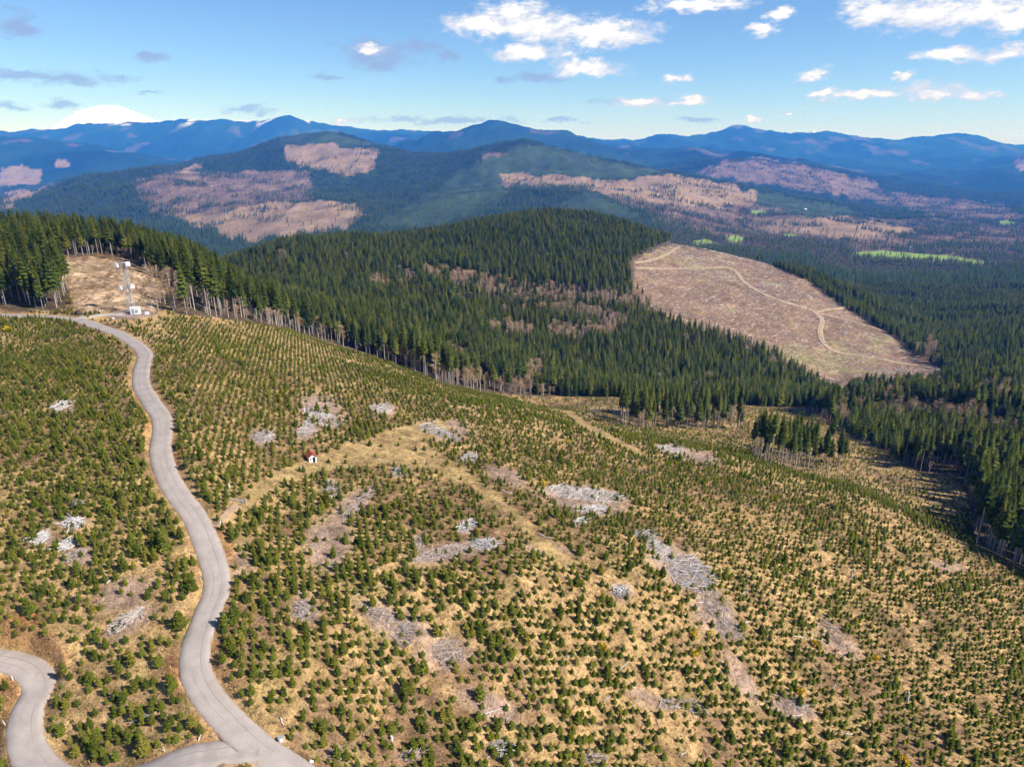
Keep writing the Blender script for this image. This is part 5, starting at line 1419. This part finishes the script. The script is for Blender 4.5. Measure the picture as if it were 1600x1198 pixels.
boulder('boulder', 123, 491, (1.5, 1.0, 1.3), M['stone'], 'dark mound-like boulder where the gravel spur leaves the road', 'boulder', 11)
boulder('boulder', 154, 486, (0.6, 0.5, 0.4), M['white'], 'small white boulder beside the tower clearing', 'boulder', 12)
boulder('boulder', 345, 817, (0.32, 0.28, 0.26), M['white'], 'small white stone at the dirt turn-off', 'boulder', 13)
boulder('boulder', 486, 1190, (0.4, 0.3, 0.28), M['wood'], 'pale rock on the road edge at the bottom', 'boulder', 14)
boulder('boulder', 177, 498, (0.5, 0.4, 0.35), M['white'], 'pale stone on the verge before the tower pad', 'boulder', 15)

# far barns
for k, (px, py, L, lab) in enumerate(((1552, 411, 24, 'white barn at the right end of the bright green field'), (1379, 378, 20, 'small white barn in brown woodland above the green field'), (1423, 389, 16, 'tiny pale barn between trees above the green field'), (1258, 328, 18, 'tiny white house high in the brown wooded slope'), (1206, 327, 16, 'pale house on the wooded slope left of another'), (1447, 337, 18, 'small white house in the far valley'), (1539, 315, 22, 'faint white house far up the right valley'))):
    x_, y_, z_, _ = place(px, py, 1700, 7000)
    root = empty('barn', (x_, y_, z_), 0.4 + k); tag(root, lab, 'barn', 'far white buildings')
    W = L * 0.55; hh = 5.0; rg = 9.0
    mb = MB(); mb.add([(-L / 2, -W / 2, -2), (L / 2, -W / 2, -2), (L / 2, W / 2, -2), (-L / 2, W / 2, -2), (-L / 2, -W / 2, hh), (L / 2, -W / 2, hh), (L / 2, W / 2, hh), (-L / 2, W / 2, hh), (-L / 2, 0, rg), (L / 2, 0, rg)],
                      [(0, 1, 5, 4), (2, 3, 7, 6), (1, 2, 6, 9, 5), (3, 0, 4, 8, 7)]); mb.build('wall', M['barn'], root)
    for sgn in (-1, 1):
        MB().add([(-L / 2 - 1, sgn * (W / 2 + 1), hh - 0.6), (L / 2 + 1, sgn * (W / 2 + 1), hh - 0.6), (L / 2 + 1, 0, rg + 0.2), (-L / 2 - 1, 0, rg + 0.2)], [(0, 1, 2, 3) if sgn < 0 else (3, 2, 1, 0)]).build('roof', M['barn_roof'], root)
    MB().box((0, -W / 2 - 0.1, 1.8), (4, 0.2, 3.6)).build('door', M['dark'], root)

# ------------------------------------------------------------------ snow mountains
ms, t, b = new_mat('snow_and_rock', 0.7, 0.2)
geo = t.node('ShaderNodeNewGeometry'); sn = t.node('ShaderNodeSeparateXYZ'); t.l.new(geo.outputs['True Normal'], sn.inputs[0])
nz = t.math('ADD', sn.outputs[2], t.math('MULTIPLY_ADD', t.noise(geo.outputs['Position'], 0.003, 5), 0.2, -0.1))
t.l.new(t.mix(t.ramp(nz, 0.60, 0.72), (0.30, 0.31, 0.34), (0.93, 0.94, 0.96)), b.inputs['Base Color'])


def snow_mountain(prof, D, depth, seed, lab):
    """prof: skyline as (px, py) pairs seen at depth D"""
    a = np.array(prof, float); X, Y, Z = unproj(a[:, 0], a[:, 1], np.full(len(a), float(D)))
    n, m_ = 150, 60
    xs_ = np.linspace(X[0], X[-1], n); zs = gauss1(np.interp(xs_, X, Z), 1.5); zb = -300.0
    yy = np.linspace(-depth, depth, m_)
    GX, GY = np.meshgrid(xs_, yy, indexing='ij'); base_ = zs[:, None] - zb
    f = np.clip(1 - np.abs(GY) / depth, 0, 1) ** 0.9
    GZ = zb + base_ * f + (ridged(GX / 900, GY / 1500, seed, 4) - 0.6) * 240 * sstep(np.abs(GY), 0, depth * 0.4) * f
    ii = np.arange(n * m_).reshape(n, m_)
    q = np.stack([ii[:-1, :-1], ii[1:, :-1], ii[1:, 1:], ii[:-1, 1:]], -1).reshape(-1, 4)
    o = obj('mountain', mesh_np('mountain', np.stack([GX, GY + float(np.mean(Y)), GZ], -1).reshape(-1, 3), q, ms, True)); tag(o, lab, None, None, 'structure')


snow_mountain([(40, 214), (88, 194), (105, 182), (123, 173), (142, 168), (162, 164), (184, 164), (199, 169), (217, 177), (237, 186), (262, 196), (320, 214)], 20500, 2600, 5, 'broad snow-covered volcano on the left horizon')
snow_mountain([(1245, 216), (1262, 208), (1269, 203), (1276, 208), (1292, 216)], 21500, 1000, 6, 'tiny snow peak on the right horizon')

# ------------------------------------------------------------------ air
HAZE_DENSITY = 6.3e-5
zlo, zhi = float(ZG.min()) - 1.5, 1010.0
hz = MB().box((0, 10800, (zlo + zhi) / 2), (68000, 28400, zhi - zlo)).build('haze', None)
mh = bpy.data.materials.new('blue_air'); mh.use_nodes = True; t = NT(mh.node_tree)
for n in list(t.n): t.n.remove(n)
out = t.node('ShaderNodeOutputMaterial'); pv_ = t.node('ShaderNodeVolumePrincipled')
pv_.inputs['Color'].default_value = (0.035, 0.26, 1.0, 1); pv_.inputs['Absorption Color'].default_value = (1, 1, 1, 1); pv_.inputs['Density'].default_value = HAZE_DENSITY; pv_.inputs['Anisotropy'].default_value = 0.0
t.l.new(pv_.outputs[0], out.inputs['Volume'])
hz.data.materials.append(mh); tag(hz, 'blue haze filling the air over the valleys', 'haze', None, 'stuff')
print('all built')
